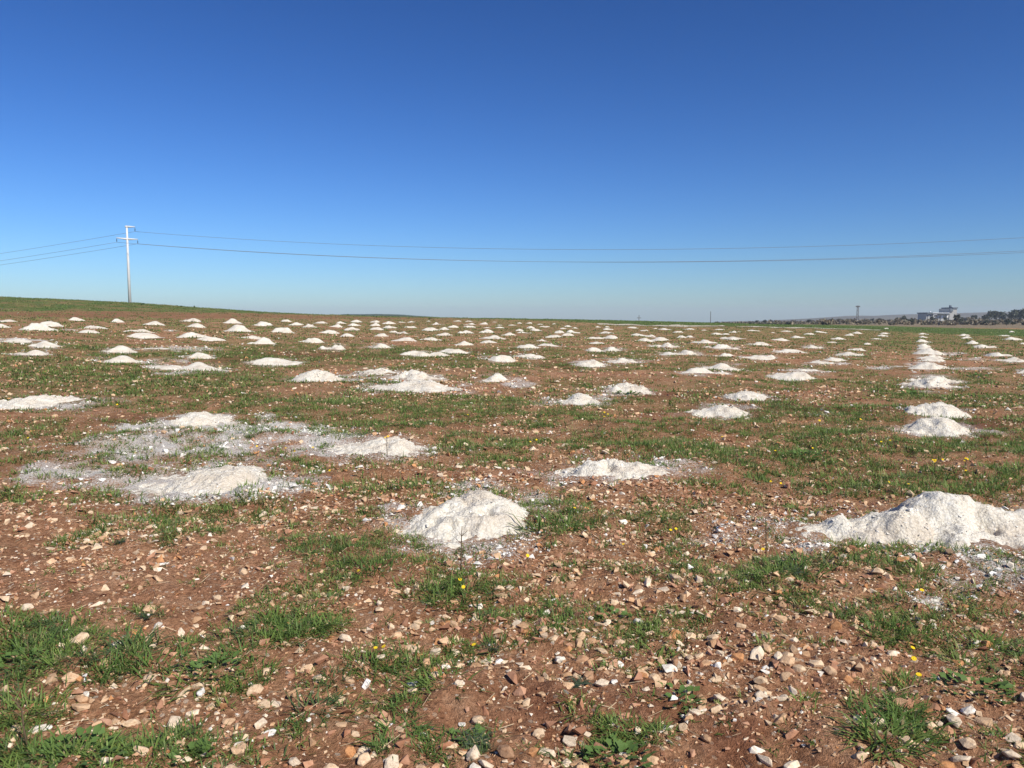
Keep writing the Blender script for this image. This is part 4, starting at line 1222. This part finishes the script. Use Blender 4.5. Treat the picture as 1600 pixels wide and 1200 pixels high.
OLIVE = [(.075, .085, .055), (.095, .105, .07), (.060, .070, .048)]
SCRUB = [(.22, .18, .12), (.16, .14, .10), (.25, .20, .13), (.14, .13, .085)]
def tree(px, base, w, h, D, label, cols=OLIVE, name="olive_tree", cat="tree", group="olive trees before the hills"):
    x, y, z = at_depth(px, base, D)
    k = D / FPX; W, H = w * k / 2, h * k
    z = float(ground(x, y))
    H = max(H, EYE + (HORIZ - (base - h)) * k - z) if True else H
    e = obj(name, None, label=label, cat=cat, group=group); e.location = (x, y, z)
    th = H * .34
    b_ = MB(); b_.tube([(0, 0, -.2), (.05 * W, 0, th * .6), (0, .05, th + H * .15)], [.07 * H, .05 * H, .03 * H], 7)
    for q in range(4):
        a = q * 1.6 + random.random(); b_.tube([(0, 0, th * .75), (math.cos(a) * W * .35, math.sin(a) * W * .35, th + H * .18), (math.cos(a) * W * .6, math.sin(a) * W * .6, H * .7)], [.035 * H, .022 * H, .008 * H], 5)
    obj("trunk", b_.mesh("trunk", True), M_BARK, e)
    V, F, C = leaf_cloud(0, 0, H * .60, W, W * .9, H * .40, 620, .055 * (W + H), cols, 8)
    obj("crown", tri_mesh("crown", V, F, C), M_FOLIAGE, e)
TREES = [(1543, 503, 19, 17, 330), (1556, 503, 17, 18, 340), (1567, 503, 14, 16, 350), (1582, 504, 19, 20, 320), (1594, 504, 18, 21, 325), (1522, 505, 9, 13, 330), (1505, 504, 8, 10, 350),
         (1412, 505, 10, 11, 300), (1401, 505, 7, 8, 310), (1419, 512, 15, 10, 190), (1494, 513, 9, 16, 180), (1501, 513, 7, 9, 185), (1326, 508, 9, 8, 260), (1302, 508, 6, 8, 280),
         (1285, 505, 10, 7, 320), (1297, 504, 7, 5, 320), (1315, 503, 8, 6, 340), (1363, 503, 8, 6, 340), (1376, 503, 9, 6, 340), (1264, 507, 7, 7, 300), (1182, 505, 6, 5, 320), (1195, 505.5, 6, 6, 320),
         (1512, 514, 12, 8, 180), (1540, 514, 9, 8, 175), (1553, 514, 10, 7, 180), (1572, 514, 10, 10, 170), (1582, 514, 8, 7, 170), (1477, 503, 8, 8, 340), (1456, 506, 9, 9, 300), (1427, 504, 6, 6, 320), (1618, 505, 20, 20, 325), (1640, 505, 20, 19, 325)]
for i, (px, b0, w, h, D) in enumerate(TREES):
    if w >= 14 and D > 300: lab = "large dark round-crowned olive tree in the clump past the house"; g = "large olive trees past the house"
    elif D < 200: lab = "dark bush-like tree at the far edge of the sown field below the house"; g = "bushes along the edge of the sown field"
    else: lab = "small dark olive tree scattered over the scrub before the hazy hills"; g = "small olive trees on the scrub"
    tree(px, b0, w, h, D, lab, group=g)
# brown scrub covering the land behind the sown field: one uncountable mass
Vs, Fs, Cs, off = [], [], [], 0
for k in range(620):
    D = random.uniform(165, 520); px = random.uniform(1085, 1900) if random.random() < .8 else random.uniform(1250, 1700)
    x = (px - 800) / FPX * D
    W = random.uniform(.8, 2.6); H = random.uniform(.5, 1.5) * (1 + .6 * (D > 300)) * min(1.0, .35 + (px - 1085) / 350)
    z = float(ground(x, D))
    V, F, C = leaf_cloud(x, D, z + H * .42, W, W, H * .55, 70, .16 * (W + H) * .8, SCRUB, 4)
    Vs.append(V); Fs.append(F + off); Cs.append(C); off += len(V)
obj("scrub", tri_mesh("scrub", np.concatenate(Vs), np.concatenate(Fs), np.concatenate(Cs)), M_FOLIAGE, kind="stuff", label="brown dry scrub covering the land before the hills", cat="scrub")
# a few dark tufts along the crest
for px, py, w in [(222, 474.0, 6), (282, 477.5, 4), (304, 478.5, 5), (372, 481.5, 6), (533, 490.5, 5), (544, 491, 4), (671, 496.5, 4)]:
    x, y = px2ground(px, py + 2.0)
    k = y / FPX; W = w * k / 2
    V, F, C = leaf_cloud(0, 0, W * .45, W, W, W * .7, 120, .22 * W, [(.05, .085, .02), (.06, .10, .03)], 5)
    o = obj("crest_weed", tri_mesh("crest_weed", V, F, C), M_FOLIAGE, label="little dark weed clump on the crest of the grassy rise", cat="weed", group="weed clumps on the crest")
    o.location = (x, y, float(ground(x, y)))

# ------------------------------------------------------------------ haze
def haze():
    m = bpy.data.materials.new("haze"); m.use_nodes = True
    nt = m.node_tree; nt.nodes.clear()
    out = nt.nodes.new("ShaderNodeOutputMaterial")
    v = nt.nodes.new("ShaderNodeVolumePrincipled")
    v.inputs["Color"].default_value = (.80, .90, 1, 1)
    v.inputs["Density"].default_value = 0.00032
    v.inputs["Anisotropy"].default_value = 0.0
    nt.links.new(v.outputs[0], out.inputs["Volume"])
    b_ = MB(); b_.box(-2900, 2900, -2900, 2900, -30, 36)
    o = obj("haze", b_.mesh("haze"), m, kind="stuff", label="thin pale blue haze over the far land", cat="haze")
haze()
